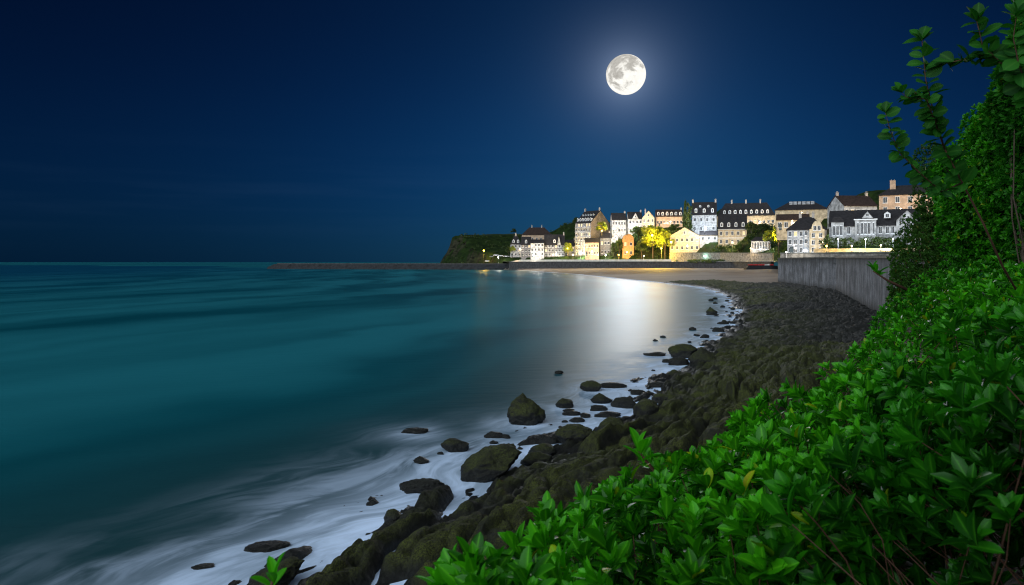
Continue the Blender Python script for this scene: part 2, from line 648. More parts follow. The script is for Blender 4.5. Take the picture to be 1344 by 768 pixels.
pos = nn('ShaderNodeNewGeometry').outputs['Position']
shore = nn('ShaderNodeAttribute', attribute_name='shore').outputs['Fac']
rocks = nn('ShaderNodeAttribute', attribute_name='rocks').outputs['Fac']
# warp the plane so that the streaks curl
wv = nnoise(pos, (0.16, 0.16, 0.16), 0, 2)
wv2 = nn('ShaderNodeVectorMath', operation='MULTIPLY_ADD')
l.new(wv.outputs['Color'], wv2.inputs[0])
wv2.inputs[1].default_value = (4.5, 4.5, 0)
l.new(pos, wv2.inputs[2])
wpos = wv2.outputs[0]
streak = nmath('ADD', nmath('MULTIPLY', nnoise(wpos, (0.20, 0.75, 0.2), -58, 4, 0.54, 0.5).outputs[0], 0.66), nmath('MULTIPLY', nnoise(wpos, (0.7, 2.6, 0.2), -50, 6, 0.58, 0.7).outputs[0], 0.34))
cloud = nnoise(wpos, (0.14, 0.30, 0.2), -50, 3, 0.5, 0.3).outputs[0]
spx = nn('ShaderNodeSeparateXYZ')
l.new(pos, spx.inputs[0])
cmb = nn('ShaderNodeCombineXYZ')
l.new(nmath('ADD', nmath('MULTIPLY', shore, 0.062), nmath('MULTIPLY', nnoise(pos, (0.03, 0.03, 0.03), 0, 3).outputs[0], 1.6)), cmb.inputs[0])
l.new(nmath('MULTIPLY', spx.outputs['Y'], 0.008), cmb.inputs[1])
swell = nnoise(cmb.outputs[0], (1, 1, 1), 0, 3, 0.5, 0.2).outputs[0]
depth = nmap(shore, -16.0, -1.0)
near = nmath('POWER', nmap(shore, -9.0, -0.2), 2.6)
veil = nmap(shore, -3.6, 0.0)
s1 = nmath('MULTIPLY', nmap(streak, 0.38, 0.62), nmath('ADD', nmath('MULTIPLY', nmap(cloud, 0.36, 0.62), 0.8), 0.2))
f1 = nmath('MULTIPLY', near, nmath('ADD', nmath('MULTIPLY', s1, 0.80), nmath('MULTIPLY', nmap(cloud, 0.36, 0.70), 0.20)))
f2 = nmath('MULTIPLY', veil, nmath('ADD', nmath('MULTIPLY', nmap(streak, 0.36, 0.64), 0.58), 0.46))
f3 = nmath('MULTIPLY', rocks, nmath('ADD', nmath('MULTIPLY', nmap(streak, 0.36, 0.66), 0.55), 0.30))
foam = nmath('MULTIPLY', nmath('MAXIMUM', nmath('MAXIMUM', f1, f2), f3), 0.92, True)
off = nmap(shore, -330.0, -25.0)
deepc = nmix(off, nmix(nmap(swell, 0.32, 0.68), (0.000, 0.037, 0.080), (0.001, 0.042, 0.088)), nmix(nmap(swell, 0.32, 0.68), (0.000, 0.046, 0.064), (0.010, 0.118, 0.152)))
watc = nmix(nmath('MULTIPLY', depth, 0.75), deepc, (0.014, 0.036, 0.040))
l.new(nmix(foam, watc, (0.60, 0.75, 1.0)), P.inputs['Base Color'])
rg = nmath('ADD', nmath('MULTIPLY', foam, 0.40), 0.45)
l.new(rg, P.inputs['Roughness'])
P.inputs['IOR'].default_value = 1.33
P.inputs['Specular IOR Level'].default_value = 0.048
b1 = nnoise(pos, (0.35, 1.5, 1), -12, 3, 0.5).outputs[0]
bp = nn('ShaderNodeBump')
bp.inputs['Strength'].default_value = 0.35
bp.inputs['Distance'].default_value = 0.10
l.new(nmath('ADD', nmath('MULTIPLY', b1, 0.7), nmath('MULTIPLY', foam, 0.5)), bp.inputs['Height'])
l.new(bp.outputs[0], P.inputs['Normal'])
tag(link('sea_water', me, m), 'smooth teal sea blurred by a long exposure, foaming along the rocks', None, None, 'structure')

# ---------------------------------------------------------------- weedy rocky foreshore
ys = 5.0 * 1.0062 ** np.arange(0, 640)
ys = ys[ys < 235]
nc = 400
wall_y = np.array([6, 20, 38, 70, 121, 172, 240])
wall_x = np.array([11, 15, WALL[3].x + 1, WALL[2].x + 1, WALL[1].x + 1, WALL[0].x + 1, WALL[0].x + 6])
u = np.linspace(0, 1, nc) ** 1.15
x0 = shore_x(ys) - 2.5 - 0.01 * ys
x1 = np.interp(ys, wall_y, wall_x)
Xg = x0[:, None] + (x1 - x0)[:, None] * u[None, :]
Yg = np.repeat(ys[:, None], nc, 1)
t, s = seg_dist(Xg, Yg, SHORE)
wob = 1.1 * fbm(Xg * 0.23, Yg * 0.23, 5, 3) + 0.35 * fbm(Xg * 1.1, Yg * 1.1, 6, 3)
near_w = 1 - sstep(20, 60, Yg)
tt = t + wob * (0.5 + 0.5 * near_w)
hb = np.where(tt > 0, 1.55 * (1 - np.exp(-tt / 6.5)), 0.22 * tt)
ws, wt = s + 1.5 * fbm(Xg * 0.3, Yg * 0.3, 8, 3), t + 0.9 * fbm(Xg * 0.4, Yg * 0.4, 9, 3)
big = blocks(ws / 4.6, wt / 0.95, 20, 0.40, 0.6)
mid = blocks(ws / 2.0 + 7, wt / 0.42, 30, 0.34)
sml = domes(Xg / 0.42, Yg / 0.42, 40)
stn = blocks(Xg / 1.0, Yg / 1.25, 60, 0.25)
stn2 = domes(Xg / 2.6 + 3, Yg / 2.6, 70, 0.66)
edge_w = np.exp(-np.clip(tt, 0, 99) / 7.0)
z = hb + near_w * (0.80 * big + 0.26 * mid + 0.10 * blocks(ws / 0.55, wt / 0.34, 33, 0.25)) + (1 - near_w) * (0.24 * stn + 0.34 * stn2 * (0.4 + 0.6 * edge_w) + 0.20 * domes(Xg / 0.7, Yg / 0.8, 90, 0.7))
z += (0.07 + 0.05 * near_w) * sml * (1 - sstep(50, 110, Yg)) + 0.05 * fbm(Xg * 3, Yg * 3, 12, 3) + 0.18 * (1 - near_w) * fbm(Xg * 0.25, Yg * 0.12, 15, 3)
z += (0.045 * fbm(Xg * 9, Yg * 9, 13, 4)) * near_w
z += 0.10 * near_w * (0.5 - np.abs(fbm(ws * 0.9, wt * 1.8, 17, 4)) * 2)
z -= 0.30 * (1 - sstep(13.5, 18, Yg))
z -= 0.66 * near_w + 0.28 * (1 - near_w)
# it runs out under the sand along the line from the end of the rocks to the corner of the sea wall
endl = [on(790, 371.5)[:2], on(885, 369.5, 0.1)[:2], on(960, 369.5, 0.6)[:2], (WALL[0].x + 2, WALL[0].y + 1), (WALL[0].x + 40, WALL[0].y + 2)]
de, _ = seg_dist(Xg, Yg, endl)
z = np.where(de > 0, z, z)
z -= 2.2 * (1 - sstep(-3.0, 9.0, de + 2.0 * fbm(Xg * 0.08, Yg * 0.08, 44, 3)))
hfine = fbm(Xg * 0.09, Yg * 0.09, 50, 3)
dwall, _ = seg_dist(Xg, Yg, [(p.x, p.y) for p in WALL[::-1]])
weed = sstep(-0.25, 0.2, hfine + 0.25) * sstep(1.5, 14, np.abs(dwall)) * sstep(-0.5, 2.0, tt)
weed = np.where(Yg < 45, np.maximum(weed, 1.0 * sstep(0.1, 1.2, tt)), weed)
me = np_mesh('rocky_foreshore', np.stack([Xg, Yg, z], -1).reshape(-1, 3), grid_quads(*Xg.shape), True, {'weed': weed.ravel()})


def rock_material(name, use_attr, weed_amt=0.7):
    global n, l
    m = bpy.data.materials.new(name)
    m.use_nodes = True
    n, l = m.node_tree.nodes, m.node_tree.links
    P = n['Principled BSDF']
    geo = nn('ShaderNodeNewGeometry')
    pos = geo.outputs['Position']
    a = nnoise(pos, (1.7, 1.7, 1.7), 0, 6, 0.65).outputs[0]
    b = nnoise(pos, (9, 9, 9), 0, 6, 0.7).outputs[0]
    c = nnoise(pos, (34, 34, 34), 0, 4, 0.7).outputs[0]
    far = nnoise(pos, (0.5, 0.5, 0.5), 0, 7, 0.7).outputs[0]
    fine = nnoise(pos, (95, 95, 95), 0, 3, 0.7).outputs[0]
    c = nmath('ADD', nmath('MULTIPLY', c, 0.6), nmath('MULTIPLY', fine, 0.4))
    rockc = nmix(nmap(b, 0.35, 0.66), (0.005, 0.005, 0.005), (0.0135, 0.0155, 0.0135))
    weedc = nmix(nmap(c, 0.42, 0.60), (0.004, 0.004, 0.0015), (0.084, 0.106, 0.012))
    weedc = nmix(nmap(a, 0.40, 0.65), weedc, nmix(nmap(c, 0.42, 0.60), (0.004, 0.0035, 0.002), (0.042, 0.052, 0.008)))
    sepn = nn('ShaderNodeSeparateXYZ')
    l.new(geo.outputs['Normal'], sepn.inputs[0])
    topf = nmap(sepn.outputs['Z'], 0.05, 0.7)
    sepp = nn('ShaderNodeSeparateXYZ')
    l.new(pos, sepp.inputs[0])
    dry = nmap(sepp.outputs['Z'], 0.08, 0.40)
    if use_attr:
        w = nn('ShaderNodeAttribute', attribute_name='weed').outputs['Fac']
    else:
        w = nn('ShaderNodeValue').outputs[0]
        w.default_value = weed_amt
    wf = nmath('MULTIPLY', nmath('MULTIPLY', w, topf), nmath('MULTIPLY', dry, nmap(far, 0.30, 0.50)))
    l.new(nmix(wf, rockc, weedc), P.inputs['Base Color'])
    rr = nmath('ADD', nmath('MULTIPLY', dry, 0.35), 0.42)
    l.new(rr, P.inputs['Roughness'])
    P.inputs['Specular IOR Level'].default_value = 0.32
    bpn = nn('ShaderNodeBump')
    bpn.inputs['Strength'].default_value = 0.9
    bpn.inputs['Distance'].default_value = 0.13
    l.new(nmath('ADD', b, nmath('MULTIPLY', c, 0.45)), bpn.inputs['Height'])
    bp2 = nn('ShaderNodeBump')
    bp2.inputs['Strength'].default_value = 0.6
    bp2.inputs['Distance'].default_value = 0.5
    l.new(far, bp2.inputs['Height'])
    l.new(bpn.outputs[0], bp2.inputs['Normal'])
    l.new(bp2.outputs[0], P.inputs['Normal'])
    return m


M['foreshore'] = rock_material('weedy_rock', True)
M['boulder'] = rock_material('boulder_rock', False, 0.75)
M['bare'] = rock_material('bare_wet_rock', False, 0.12)
tag(link('rocky_foreshore', me, M['foreshore']), 'dark rocks covered in brown seaweed between the sea and the wall', None, None, 'structure')


def boulder(i, bx, by, bw, bh, kind):
    p = on(bx, by)
    w, h = bw / F * p.y, bh / F * p.y
    bm = bmesh.new()
    bmesh.ops.create_icosphere(bm, subdivisions=5 if bw > 45 else 4, radius=1)
    r_ = random.Random(i * 7 + 3)
    ox = Vector((r_.uniform(-50, 50), r_.uniform(-50, 50), r_.uniform(-50, 50)))
    ya = r_.uniform(-0.3, 0.3)
    planes = [Vector((r_.gauss(0, 1), r_.gauss(0, 1), r_.gauss(0, 0.7))).normalized() for _ in range(7 if kind != 'peak' else 0)]
    for v in bm.verts:
        c = v.co.copy()
        cut = 1.0
        for pl in planes:                       # facets broken off the block
            d = c.dot(pl)
            if d > 0.72:
                cut = min(cut, 0.72 / d + 0.06)
        c *= cut
        if kind == 'peak':
            k = max(0.0, c.z + 0.15) / 1.15
            q_ = max(abs(c.x), abs(c.y)) / (math.hypot(c.x, c.y) + 1e-6)
            c.x = c.x * (1 - 0.86 * k) * (0.75 + 0.3 * q_) - 0.22 * k
            c.y *= (1 - 0.80 * k)
            c.z *= 1.35
        elif kind == 'slab':
            c.z = c.z * 0.62 + 0.42 * c.x
        elif kind == 'flat':
            c.z *= 0.9
        nzv = mnoise.fractal(c * 1.6 + ox, 0.7, 2.0, 5)
        c *= 1 + 0.15 * nzv
        c *= 1 + 0.035 * mnoise.noise(c * 9 + ox)
        v.co = c
    zs = [v.co.z for v in bm.verts]
    xs = [v.co.x for v in bm.verts]
    sx_, sz = w / (max(xs) - min(xs)), 1.0
    emb = 0.22 if kind != 'flat' else 0.40     # how far it is sunk, as a share of its height
    hz = h / ((max(zs) - min(zs)) * (1 - emb))
    zb = min(zs) + (max(zs) - min(zs)) * emb
    for v in bm.verts:
        v.co = Vector((v.co.x * sx_, v.co.y * sx_ * (0.9 if kind != 'flat' else 0.55), (v.co.z - zb) * hz))
    me = bpy.data.meshes.new('boulder')
    bm.to_mesh(me)
    bm.free()
    me.polygons.foreach_set('use_smooth', [True] * len(me.polygons))
    o = link('boulder', me, M['bare'] if kind == 'flat' else M['boulder'])
    o.location = (p.x, p.y + w * 0.30, 0)
    o.rotation_euler.z = ya
    lab = BOULDER_LABELS.get(i) or ('small dark rock awash in the bright surf below the big weedy boulders' if by > 488 else
                                    'small dark rock in the shallows near the bend of the shore')
    if i in (30, 31, 32):
        lab = 'small rounded rock where the foam meets the weedy slabs'
    if i in (37, 39, 40, 41):
        lab = 'weedy rounded boulder lying on the edge of the foreshore'
    tag(o, lab, 'rock', 'rocks in the surf and along the waterline')
    o.rotation_euler.z += r_.uniform(-0.25, 0.25)
    return o


for i, b_ in enumerate(BOULDERS):
    boulder(i, *b_)
# loose stones along the far waterline, single blocks that catch the light
for i in range(84):
    k = i / 83
    y = 22 + 104 * k ** 1.25
    xx = float(shore_x(y)) + random.gauss(-0.25 - 0.8 * (y < 60), 0.045 * y ** 0.9 + 0.5 * (y < 60))
    sz = random.uniform(0.22, 0.70) * (0.6 + 0.006 * y)
    py = HY + F * H / y
    px = CX + F * xx / y
    boulder(100 + i, px, py, sz * F / y, sz * F / y * random.uniform(0.28, 0.5), random.choice(['flat', 'round', 'peak']))

# ---------------------------------------------------------------- sand
BACK = [(-30, 600)] + [(p.x, p.y) for p in PROM] + [(at(1030, 350, 330).x, 330), (WALL[0].x + 24, WALL[0].y + 60), (WALL[0].x + 1, WALL[0].y)]
xs, yy = np.arange(-40, 150, 2.5), np.arange(110, 625, 2.5)
Xg, Yg = np.meshgrid(xs, yy)
ts, _ = seg_dist(Xg, Yg, SHORE)
tb, _ = seg_dist(Xg, Yg, BACK)
zb = np.interp(Yg, [170, 300, 400, 500, 590], [0.95, 1.5, 2.6, 2.0, 1.2])
tb2 = np.abs(tb)
z = np.where(ts > 0, zb * ts / (ts + tb2 + 1e-6), ts * 0.06)
z = z + 0.05 * fbm(Xg * 0.05, Yg * 0.03, 3, 3)
z = np.where(ts > 0, np.maximum(z, 0.03 * np.minimum(ts, 4)), z)
z = np.where(tb < -3, zb, z)
me = np_mesh('sand_beach', np.stack([Xg, Yg, z], -1).reshape(-1, 3), grid_quads(*Xg.shape), True)
M['sand'] = mat('sand', (0.17, 0.135, 0.11), rough=0.75, vary=0.25, scale=0.035, col2=(0.09, 0.072, 0.062), stretch=(1, 2.5, 1), bump=0.3, bscale=0.7, bdist=0.1)
tag(link('sand_beach', me, M['sand']), 'smooth brown sand below the promenade wall', None, None, 'structure')

# ---------------------------------------------------------------- promenade wall, sea wall, pier
m = bpy.data.materials.new('stained_concrete')
m.use_nodes = True
n, l = m.node_tree.nodes, m.node_tree.links
P = n['Principled BSDF']
P.inputs['Roughness'].default_value = 0.92
P.inputs['Specular IOR Level'].default_value = 0.15
pos = nn('ShaderNodeNewGeometry').outputs['Position']
st1 = nnoise(pos, (1.1, 1.1, 0.07), 0, 8, 0.72).outputs[0]
st2 = nnoise(pos, (3.6, 3.6, 0.35), 0, 8, 0.75, 0.3).outputs[0]
blot = nnoise(pos, (0.35, 0.35, 0.5), 0, 7, 0.68).outputs[0]
grit = nnoise(pos, (7, 7, 5), 0, 6, 0.75).outputs[0]
sepc = nn('ShaderNodeSeparateXYZ')
l.new(pos, sepc.inputs[0])
damp = nmap(nmath('ADD', sepc.outputs['Z'], nmath('MULTIPLY', blot, 2.0)), 1.6, 3.6)
topd = nmap(nmath('ADD', sepc.outputs['Z'], nmath('MULTIPLY', st1, 1.6)), 6.0, 7.2, 1.0, 0.45)
streakc = nmath('ADD', nmath('ADD', nmath('MULTIPLY', nmap(st1, 0.40, 0.60), 0.34), nmath('MULTIPLY', nmap(st2, 0.40, 0.60), 0.38)), nmath('MULTIPLY', nmap(grit, 0.34, 0.66), 0.32))
cc = nmix(streakc, (0.012, 0.013, 0.016), (0.36, 0.37, 0.41))
cc = nmix(nmap(blot, 0.40, 0.62), cc, nmix(0.55, cc, (0.05, 0.052, 0.055)))
cc = nmix(damp, (0.022, 0.023, 0.022), cc)
cc = nmix(topd, (0.05, 0.052, 0.052), cc)
l.new(cc, P.inputs['Base Color'])
bpc = nn('ShaderNodeBump')
bpc.inputs['Strength'].default_value = 0.7
bpc.inputs['Distance'].default_value = 0.10
l.new(nmath('ADD', grit, st2), bpc.inputs['Height'])
l.new(bpc.outputs[0], P.inputs['Normal'])
M['concrete'] = m
M['coping'] = mat('coping_concrete', (0.10, 0.105, 0.10), vary=0.4, scale=0.8)
M['darkwall'] = mat('dark_masonry', (0.050, 0.048, 0.050), vary=0.5, scale=0.7, bump=0.6, bscale=1.2, bdist=0.2)


def wall_run(mb, line, tops, bottoms, thick, mi=0):
    """A wall along the polyline, its face on the line and its thickness behind (to the right of travel when thick > 0)."""
    k = len(line)
    for i in range(k - 1):
        a, b = Vector(line[i]), Vector(line[i + 1])
        d = (b - a).normalized()
        nrm = Vector((-d.y, d.x)) * thick
        vs = []
        for (p, zt, zb_) in ((a, tops[i], bottoms[i]), (b, tops[i + 1], bottoms[i + 1])):
            vs += [(p.x, p.y, zb_), (p.x, p.y, zt), (p.x + nrm.x, p.y + nrm.y, zt), (p.x + nrm.x, p.y + nrm.y, zb_)]
        mb.add(vs, [(0, 1, 2, 3), (7, 6, 5, 4), (0, 4, 5, 1), (1, 5, 6, 2), (2, 6, 7, 3), (3, 7, 4, 0)], mi)


prom2 = [(p.x, p.y) for p in PROM]
root = tag(empty('promenade_wall', (prom2[0][0], prom2[0][1], 0)), 'long dark masonry wall between the sand and the lit seafront', 'sea wall')
mb = MB()
wall_run(mb, prom2, [6.1] * 5, [-0.5] * 5, 1.0)
o = mb.build('wall', M['darkwall'])
o.parent = root
o.matrix_parent_inverse = Matrix.Translation(-root.location)
mb = MB()
lf = [(p[0] - 0.25, p[1] - 0.25) for p in prom2]
wall_run(mb, lf, [6.42] * 5, [6.103] * 5, 1.4)
o = mb.build('coping', M['coping'])
o.parent = root
o.matrix_parent_inverse = Matrix.Translation(-root.location)

w2 = [(p.x, p.y) for p in WALL]
root = tag(empty('concrete_sea_wall', (w2[1][0], w2[1][1], 0)), 'tall grey streaked concrete sea wall standing over the seaweed rocks', 'sea wall')
mb = MB()
ret = (WALL[0].x + 25, WALL[0].y + 62)
wall_run(mb, [ret] + w2, [6.75] + WALL_TOP, [-0.5] * 5, 1.2)
o = mb.build('wall', M['concrete'])
o.parent = root
o.matrix_parent_inverse = Matrix.Translation(-root.location)
mb = MB()
cp = []
for i, q in enumerate([ret] + w2):
    cp.append((q[0] - 0.16, q[1] - 0.10))
wall_run(mb, cp, [7.0, 7.0, 6.84, 6.58, 6.42], [6.752, 6.752, 6.603, 6.353, 6.203], 1.5)
o = mb.build('coping', M['coping'])
o.parent = root
o.matrix_parent_inverse = Matrix.Translation(-root.location)

root = tag(empty('stone_pier', at(352, 353, 645)), 'long low dark stone pier reaching far out into the sea', 'pier')
pa, pb = at(352, 353, 646), at(684, 352, 574)
mb = MB()
NP = 70
vs, fs = [], []
rr_ = random.Random(4)
prof = [(-4.5, -1), (-3.2, 0.9), (-1.9, 2.2), (-1.2, 4.2), (4, 4.2), (4.0, -1)]
for i in range(NP + 1):
    k = i / NP
    c = pa.lerp(pb, k)
    ends = sstep(0, 0.03, np.array(k)) * 0.6 + 0.4
    for j, (q, zz) in enumerate(prof):
        jit = rr_.uniform(-0.7, 0.7) if j in (1, 2) else 0
        vs.append((c.x, c.y + q + jit, (zz + jit * 0.5) * float(ends) if zz > 0 else zz))
for i in range(NP):
    for j in range(5):
        fs.append((i * 6 + j, i * 6 + j + 1, (i + 1) * 6 + j + 1, (i + 1) * 6 + j))
fs.append(list(range(6)))
mb.add(vs, fs)
o = mb.build('breakwater', M['rubble'])
o.parent = root
o.matrix_parent_inverse = Matrix.Translation(-root.location)
mb = MB()
qa, qb = pa.lerp(pb, 0.04), pb
wall_run(mb, [(qa.x, qa.y - 0.9), (qb.x, qb.y - 0.9)], [4.95, 4.95], [4.203, 4.203], 0.7)
o = mb.build('parapet', M['darkwall'])
o.parent = root
o.matrix_parent_inverse = Matrix.Translation(-root.location)

# ---------------------------------------------------------------- the moon
bm = bmesh.new()
bmesh.ops.create_uvsphere(bm, u_segments=64, v_segments=40, radius=1)
me = bpy.data.meshes.new('moon')
bm.to_mesh(me)
bm.free()
me.polygons.foreach_set('use_smooth', [True] * len(me.polygons))
m = bpy.data.materials.new('moon_surface')
m.use_nodes = True
n, l = m.node_tree.nodes, m.node_tree.links
n.remove(n['Principled BSDF'])
obj_c = nn('ShaderNodeTexCoord').outputs['Object']
na = nnoise(obj_c, (1.55, 1.9, 1.75), 0, 6, 0.6, 0.5).outputs[0]
nb = nnoise(obj_c, (6, 6, 6), 0, 5, 0.65).outputs[0]
# the dark plains lie towards the upper left of the face
dv = nn('ShaderNodeVectorMath', operation='DOT_PRODUCT')
l.new(obj_c, dv.inputs[0])
dv.inputs[1].default_value = (-0.36, -0.30, 0.26)
bias = nmath('ADD', na, nmath('MULTIPLY', dv.outputs['Value'], 0.42))
mare = nmath('MULTIPLY', nmap(bias, 0.50, 0.68), nmath('ADD', nmath('MULTIPLY', nb, 0.9), 0.42), True)
colr = nmix(mare, nmix(nmap(nb, 0.3, 0.7), (0.98, 0.95, 0.88), (1.12, 1.10, 1.03)), (0.44, 0.42, 0.38))
em = nn('ShaderNodeEmission')
l.new(colr, em.inputs['Color'])
em.inputs['Strength'].default_value = 1.0
l.new(em.outputs[0], n['Material Output'].inputs['Surface'])
moon = link('moon', me, m)
moon.location = Vector((0, 0, H)) + Vector(((821.5 - CX) / F, 1, (HY - 98) / F)) * 20000
moon.scale = (26 / F * 20000,) * 3
tag(moon, 'bright full moon with grey patches in the dark blue sky', 'moon')

# ---------------------------------------------------------------- the hill under the town
# name, label, x0, x1, y of base / eaves / ridge, distance, then options
HOUSES = [
    ('terraced_house', 'narrow white terraced house with steep dormered roof, far left of the seafront', 670, 684, 337, 321, 309, 592, dict(roof='hip', rows=3, cols=3, dorm=2, chim=1)),
    ('terraced_house', 'narrow grey terraced house between two white ones at the left end of the seafront', 684, 697, 337, 321, 311, 586, dict(wall='grey', rows=3, cols=3, dorm=1, chim=0)),
    ('villa', 'warm lit villa with a hipped dark roof standing above the left seafront houses', 685, 724, 318, 308.5, 298, 645, dict(roof='hip', wall='peach', rows=1, cols=7, chim=2, dep=16, roofm='brown_roof')),
    ('terraced_house', 'plain white terraced house with a bright lamp at its right corner', 696.5, 714, 337, 319, 314.5, 574, dict(rows=3, cols=4, chim=0)),
    ('timbered_house', 'half timbered house with big dark gabled roof on the left seafront', 714.5, 741, 337, 321, 308, 578, dict(rows=3, cols=6, chim=1, beams=True, crossgable=0.28, dorm=1)),
    ('cottage', 'small cream cottage behind a lamplit tree beside the tall hotel', 742, 755, 336, 323, 315, 584, dict(wall='cream', rows=2, cols=2, chim=1)),
    ('hotel', 'tall dark hotel of many storeys with a bare tan gable end', 755, 800, 336, 292.5, 276, 556, dict(wall='grey', gable='tan', rows=7, cols=6, dorm=6, chim=2, w=16.5, dep=20.5, yaw=-44, big=True)),
    ('shop_house', 'low warm lit house at the foot of the tall hotel', 768, 786, 336, 318, 312.5, 536, dict(wall='peach', rows=2, cols=5, chim=0, dep=7)),
    ('stone_house', 'dark stone house with tall narrow windows right of the hotel foot', 788, 801, 336, 312, 305.5, 541, dict(wall='grey', rows=2, cols=3, chim=1)),
    ('stone_house', 'pale stone house half hidden by trees left of the orange lit house', 801.5, 815, 336, 314, 307.5, 538, dict(wall='cool', roof='front', rows=2, cols=3, chim=0)),
    ('round_gabled_house', 'orange lit house with a rounded gable among the seafront trees', 817, 832, 336.5, 314, 307.5, 520, dict(wall='ochre', roof='round', rows=2, cols=2, chim=0)),
    ('row_house', 'white house at the left end of the terrace on the hill', 801, 822, 306.5, 288.5, 279.5, 545, dict(rows=2, cols=5, chim=1, yaw=8)),
    ('row_house', 'white house with a pointed dormer gable in the terrace on the hill', 822.5, 843, 304, 287, 278, 541, dict(rows=2, cols=4, chim=1, crossgable=0.7, yaw=8)),
    ('row_house', 'warm lit house with its tall gable facing the sea in the terrace on the hill', 843, 859, 301, 286, 276.5, 536, dict(wall='cream', roof='front', rows=2, cols=3, chim=1)),
    ('row_house', 'long warm lit house with brown roof at the right end of the hill terrace', 859.5, 896, 297, 284, 275, 540, dict(wall='peach', rows=1, cols=8, dorm=6, chim=1, roofm='brown_roof', yaw=6)),
    ('gabled_house', 'broad low house with wide cream gable facing the sea above the stone wall', 879, 918, 330, 309.5, 298.5, 486, dict(wall='cream', roof='front', rows=2, cols=6, chim=0)),
    ('annex', 'low white annex with dark roof joined to the broad gabled house', 918.3, 942, 317, 308.5, 303, 482, dict(rows=1, cols=3, chim=0, dep=7)),
    ('grand_hotel_wing', 'tall white left wing of the big hotel on the hill with three dormers', 908, 940.5, 305, 281.5, 265, 494, dict(rows=2, cols=4, dorm=3, chim=2, dep=12, big=True)),
    ('grand_hotel', 'long main range of the big hilltop hotel with a row of nine dormers', 941, 1017, 297, 283.5, 265.5, 502, dict(wall='cream', roof='hip', rows=1, cols=13, dorm=9, chim=3, dep=13)),
    ('hotel_annex', 'square block with dark roof and four white dormers below the big hotel', 942.5, 980, 322, 300.5, 282.5, 456, dict(wall='cream', rows=2, cols=5, dorm=4, chim=0, dep=10, cornice=True)),
    ('pavilion', 'small white arcaded pavilion under the green bank beside the yellow lamp', 986, 1011, 331, 316.5, 310.5, 424, dict(roof='hip', rows=1, cols=7, chim=0, dep=6, tall=True)),
    ('hall', 'wide hall with dark hipped roof and skylights on the hilltop', 1017, 1086, 286, 275.5, 262.5, 335, dict(wall='cream', roof='hip', rows=0, cols=0, chim=0, dep=16, sky=6)),
    ('cottage', 'low cream cottage with brown roof just below the hall with skylights', 1019, 1062, 302, 288.5, 281, 300, dict(wall='cream', rows=1, cols=5, chim=1, roofm='brown_roof')),
    ('seafront_house', 'three storey white house with dark roof and rounded cream gable behind the sea wall', 1033, 1084.5, 334, 302, 284, 232, dict(wall='cool', roof='hip', rows=3, cols=7, chim=2, front_gable=(0.76, 0.38), dep=10)),
    ('gabled_house', 'white house showing a big blank gable end and a brown roof on the hill', 1083, 1153, 288, 270, 256, 258, dict(wall='white', roofm='brown_roof', rows=1, cols=6, chim=2, w=13.2, dep=11.5, yaw=29)),
    ('long_white_house', 'long white house with dark roof, dormer and gabled bays behind the hedge', 1087, 1207, 320, 295.5, 275, 205, dict(wall='white', rows=1, cols=0, chim=0, dep=11, villa=True)),
    ('cream_house', 'large peach coloured house with chimney and two window rows atop the hill', 1153, 1236, 282, 255.5, 241, 272, dict(wall='peach', roof='hip', rows=2, cols=5, chim=0, leftchim=True, dep=12)),
]
land_coast = [(-30, 950), (-78, 780)] + [tuple(at(x, 343, d)[:2]) for x, d in ((576, 690), (588, 655), (615, 628), (642, 604), (657, 582))]
land_front = [(p.x, p.y) for p in PROM] + [ret] + w2
LAND = land_coast + land_front + [(70, 20), (420, 20), (700, 950)]
ctrl = []
for hrow in HOUSES:
    x0, x1, yb, d = hrow[2], hrow[3], hrow[4], hrow[7]
    for px in (x0, (x0 + x1) / 2, x1):
        ctrl.append(at(px, yb + 0.4, d + 3))
for p in PROM:
    ctrl += [Vector((p.x, p.y + 2, 6.1)), Vector((p.x + 3, p.y + 12, 7.0))]
ctrl += [Vector((w2[0][0] + 4, w2[0][1] + 2, 6.3)), Vector((w2[1][0] + 5, w2[1][1], 6.2)), Vector((w2[2][0] + 5, w2[2][1], 6.0)), Vector((w2[3][0] + 5, w2[3][1], 5.9)),
         Vector((w2[1][0] + 25, w2[1][1] + 10, 6.4)), Vector((90, 160, 6.6)), Vector((75, 205, 8.0)), Vector((ret[0] + 3, ret[1], 7.0)), Vector((ret[0] + 25, ret[1] - 10, 8.6))]
for px, py, d in [(590, 309, 700), (620, 308, 720), (650, 307, 730), (672, 307, 740), (645, 330, 640), (660, 325, 650), (735, 301, 690), (745, 294, 680), (757, 290, 680), (728, 308, 690),
                  (770, 300, 660), (800, 292, 640), (830, 285, 640), (880, 282, 620), (900, 290, 560), (905, 300, 520), (900, 318, 492), (950, 322, 448), (930, 326, 462), (890, 332, 484),
                  (985, 292, 478), (1005, 296, 470), (985, 308, 444), (1010, 318, 428), (1018, 325, 412), (850, 306, 528), (870, 303, 522), (830, 312, 530), (812, 309, 535), (860, 325, 508),
                  (1040, 262, 420), (1150, 250, 420), (960, 272, 560), (1090, 330, 185), (1150, 330, 185), (1200, 328, 180), (1130, 322, 198), (1180, 322, 196), (1080, 325, 215), (1230, 335, 150),
                  (1300, 341, 100), (1090, 335, 178), (1200, 334, 160), (1140, 335, 168), (1100, 337, 150), (1160, 338, 120), (1150, 300, 235), (1200, 290, 245), (1030, 310, 285), (1060, 300, 290), (890, 333, 482), (1000, 334, 414), (940, 333, 454)]:
    ctrl.append(at(px, py, d))
ctrl = np.array([tuple(c) for c in ctrl])


